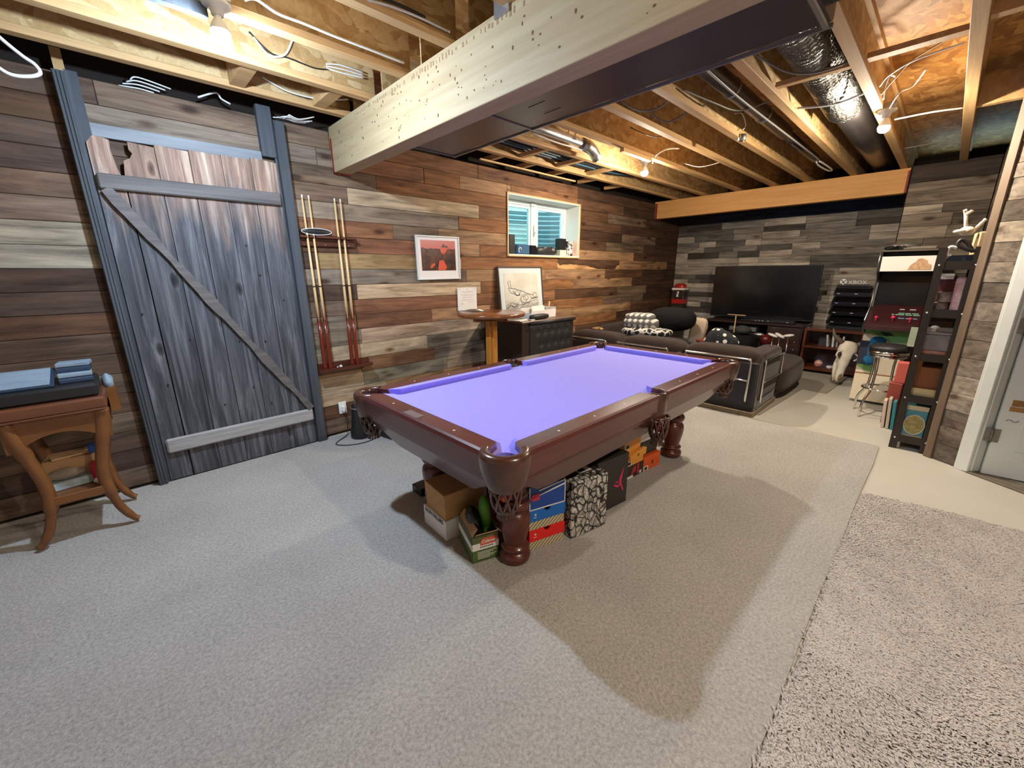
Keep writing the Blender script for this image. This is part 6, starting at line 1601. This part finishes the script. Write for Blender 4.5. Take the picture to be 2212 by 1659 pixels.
MB().tube([(5.66+.148*math.cos(t*PI/16), .285+.148*math.sin(t*PI/16), .30) for t in range(32)], .011, 8, closed=True).build('foot_ring', M['chrome'], st)

# ------------------------------------------------------------------ tall metal shelf and its load
sh = thing('metal_shelf', 'tall dark brown bolted metal shelf at the wall corner', 'shelf', (5.0, -.03, 0))
M['dark_metal'] = mat('brown_black_metal', lin(58, 48, 38), .45, .2, col2=lin(48, 40, 32), vs=(8, 8, 8))
SX0, SX1, SY0, SY1, SH = 4.675, 5.28, -.150, .095, 1.665
for (x, sx) in ((SX0, 1), (SX1, -1)):
    for (y, sy) in ((SY0, 1), (SY1, -1)):
        MB().box(x, x+sx*.003, y, y+sy*.052, 0, SH).box(x, x+sx*.035, y, y+sy*.003, 0, SH).build('post', M['dark_metal'], sh)
SHZ = [.085, .445, .80, 1.155, 1.52]
for z in SHZ:
    MB().box(SX0+.004, SX1-.004, SY0+.004, SY1-.004, z, z+.012).box(SX0+.003, SX0+.006, SY0+.004, SY1-.004, z-.02, z+.045).box(SX0+.004, SX1-.004, SY1-.006, SY1-.003, z-.02, z+.025).build('shelf_plate', M['dark_metal'], sh)
    for y in (SY0+.026, SY1-.026): MB().sphere((SX0-.001, y, z+.015), (.004, .0075, .0075), 10, 6).build('bolt', M['screw'], sh)
def onshelf(name, k, b, m, label, cat):
    z = SHZ[k]+.0125
    return tag(MB().box(b[0], b[1], b[2], b[3], z, z+b[4], .004).build(name, m), label, cat)
bk = thing('cook_book', 'large teal book with a round dish on the lowest shelf', 'book', (4.74, -.03, SHZ[0]+.0125))
Z0 = SHZ[0]+.0125
MB().box(4.70, 4.72, -.092, .040, Z0, Z0+.30, .002).build('cover', mat('teal_cover', lin(76, 138, 150), .4), bk)
M['cream_band'] = mat('cream_band', lin(206, 186, 152), .5)
for (a, b) in ((.262, .30), (0, .04)): MB().box(4.6985, 4.7005, -.092, .040, Z0+a, Z0+b).build('cream_band', M['cream_band'], bk)
MB().prism([(-.026+.064*math.cos(t*PI/14), Z0+.135+.085*math.sin(t*PI/14)) for t in range(28)], 'x', 4.697, 4.700).build('dish_picture', mat('dish_print', lin(190, 176, 112), .5, col2=lin(120, 100, 52), vs=(24, 24, 24)), bk)
MB().tube([(4.6965, -.026+.064*math.cos(t*PI/14), Z0+.135+.085*math.sin(t*PI/14)) for t in range(28)], .003, 5, closed=True).build('dish_rim', M['card_white'], bk)
onshelf('teal_box', 0, (4.75, 5.2, -.12, .075, .24), mat('teal_card', lin(62, 128, 138), .5), 'teal box behind the large book on the lowest shelf', 'box')
onshelf('orange_box', 1, (4.72, 5.2, -.12, .06, .27), mat('burnt_orange_wood', lin(134, 74, 30), .5), 'burnt orange wooden box on the second shelf', 'box')
tag(MB().box(4.700, 4.712, -.11, .05, SHZ[1]+.0125, SHZ[1]+.105, .002).build('cream_card', mat('cream_card', lin(210, 188, 140), .6)), 'cream card in front of the burnt orange box', 'card')
jr = thing('plastic_bin', 'clear plastic bin with orange contents on the third shelf', 'bin', (4.9, -.03, SHZ[2]+.0125))
Z0 = SHZ[2]+.0125
MB().box(4.70, 5.1, -.10, .055, Z0, Z0+.055, .006).build('contents', mat('orange_toys', lin(218, 96, 60), .6, col2=lin(196, 160, 140), vs=(14, 14, 14)), jr)
MB().box(4.695, 5.12, -.105, .06, Z0+.056, Z0+.19, .008).build('bin_wall', mat('cloudy_plastic', lin(104, 96, 96), .25, col2=lin(140, 132, 132), vs=(8, 8, 8)), jr)
MB().box(4.69, 5.13, -.11, .065, Z0+.191, Z0+.205, .004).build('lid', mat('grey_lid', lin(150, 142, 140), .4), jr)
tag(MB().sphere((4.75, -.02, SHZ[2]+.255), (.025, .03, .016), 12, 8).build('white_cap', M['card_white']).copy() if False else MB().lathe([(.018, 0), (.016, .025), (.03, .03), (.02, .045), (0, .05)], (4.75, 0.0, SHZ[2]+.2185), 14).build('mushroom_toy', M['card_white']), 'white mushroom shaped knob on the plastic bin', 'toy')
gl = thing('glass_jars', 'cluster of glassware in a shrink wrap on the fourth shelf', 'jars', (4.85, -.03, SHZ[3]+.0125))
M['smoky_glass'] = mat('smoky_glass', lin(96, 80, 72), .12, col2=lin(150, 132, 120), vs=(26, 26, 26), contrast=.12, bmp=.6, bscale=(30, 30, 30))
for k in range(4):
    MB().lathe([(.03, 0), (.045, .01), (.048, .05), (.040, .075), (.044, .08), (.0, .081)], (4.735+.09*(k % 2), .005+(.0 if k < 2 else -.01), SHZ[3]+.0125+.083*(k//2)), 18).build('jar', M['smoky_glass'], gl)
tag(MB().box(4.70, 4.85, -.105, -.045, SHZ[3]+.0125, SHZ[3]+.29, .012).build('candy_bag', mat('pink_clear_bag', lin(190, 130, 136), .2, col2=lin(214, 196, 196), vs=(24, 24, 24), bmp=.6, bscale=(20, 20, 20))), 'pinkish plastic bag standing beside the glassware', 'bag')
onshelf('maroon_box', 3, (4.86, 5.2, -.1, .05, .26), mat('maroon_card', lin(72, 20, 24), .5), 'maroon box behind the glassware on the fourth shelf', 'box')
tag(MB().box(4.70, 4.84, -.03, .05, SHZ[3]+.30, SHZ[3]+.318, .003).box(4.86, 4.98, -.03, .05, SHZ[3]+.273, SHZ[3]+.318).build('white_carton', M['card_white']), 'white flat carton under the top shelf', 'carton')
onshelf('navy_case', 4, (4.70, 5.1, -.115, .03, .075), mat('navy_case', lin(34, 48, 60), .4), 'dark navy case on the top shelf', 'case')
an = thing('antler_skull', 'small antlered skull mounted on a pale block above the shelf', 'skull', (4.8, -.1, SHZ[4]+.088))
MB(rotz((4.86, -.085, 0), 8)).box(-.10, .10, -.09, -.005, SHZ[4]+.089, SHZ[4]+.255, .006).build('block', mat('pale_block', lin(200, 172, 136), .7), an)
MB().sphere((4.80, -.03, SHZ[4]+.265), (.05, .045, .035), 16, 10).sphere((4.74, .01, SHZ[4]+.262), (.035, .035, .016), 12, 8).build('skull', M['bone'], an)
for s, pts in ((1, [(4.80, -.02, SHZ[4]+.29), (4.79, -.01, SHZ[4]+.34), (4.80, 0, SHZ[4]+.39), (4.79, .01, SHZ[4]+.42)]), (-1, [(4.82, -.07, SHZ[4]+.28), (4.80, -.09, SHZ[4]+.31), (4.81, -.11, SHZ[4]+.345)]), (2, [(4.80, 0, SHZ[4]+.385), (4.78, -.03, SHZ[4]+.41)])):
    MB().tube(smooth_path(pts, 4), .011, 8).build('antler', M['bone'], an)
MB().tube(smooth_path([(4.70, .0, SHZ[4]+.14), (4.69, .035, SHZ[4]+.15), (4.69, .045, SHZ[4]+.10), (4.70, .02, SHZ[4]+.09)], 5), .010, 8).build('white_hook', M['white_plastic'], an)
tag(MB().tube(smooth_path([(4.70, -.11, SHZ[4]+.115), (4.69, -.05, SHZ[4]+.13), (4.69, 0, SHZ[4]+.17), (4.70, -.02, SHZ[4]+.20), (4.70, -.06, SHZ[4]+.16), (4.70, -.09, SHZ[4]+.105)], 5), .013, 8).build('black_strap', M['black_leather']), 'black strap coiled on the navy case on the top shelf', 'strap')

# loose things between the shelf and the stool
M['salmon'] = mat('salmon_card', lin(196, 92, 78), .6)
tag(MB(rotz((5.42, .145, 0), 3)).box(-.05, .05, -.045, .045, .435, .64, .006).build('salmon_box', M['salmon']), 'salmon red box stacked beside the metal shelf', 'box')
tag(MB(rotz((5.42, .16, 0), -4)).box(-.055, .055, -.05, .05, .012, .434, .006).build('red_crate', mat('brick_red_crate', lin(146, 62, 50), .6)), 'brick red crate under the salmon box', 'crate')
for k, (x, y, h, c, lab) in enumerate(((5.30, .185, .275, lin(214, 190, 176), 'pale pink book standing on the floor by the crate'), (5.29, .150, .30, lin(196, 182, 160), 'cream book standing on the floor by the shelf'), (5.28, .115, .28, lin(54, 132, 140), 'teal book standing on the floor by the shelf'))):
    tag(MB(Matrix.Translation((x, y, .003)) @ Matrix.Rotation(math.radians(-4), 4, 'X')).box(-.07, .05, -.012, .012, 0, h, .002).build('book', mat('floor_book_%d' % k, c, .5)), lab, 'book')
tag(MB(Matrix.Translation((5.60, .135, .74)) @ Matrix.Rotation(math.radians(6), 4, 'Y')).box(-.012, .012, -.035, .03, .035, .22, .003).build('grey_green_cloth', mat('grey_green_cloth', lin(140, 146, 128), .85)), 'grey green cloth hanging at the edge of the stool', 'cloth')
tag(MB().box(5.55, 5.65, .10, .16, .772, .785, .004).build('cloth_pad', mat('grey_green_pad', lin(130, 136, 118), .85)), 'folded grey green cloth on the stool seat', 'cloth')
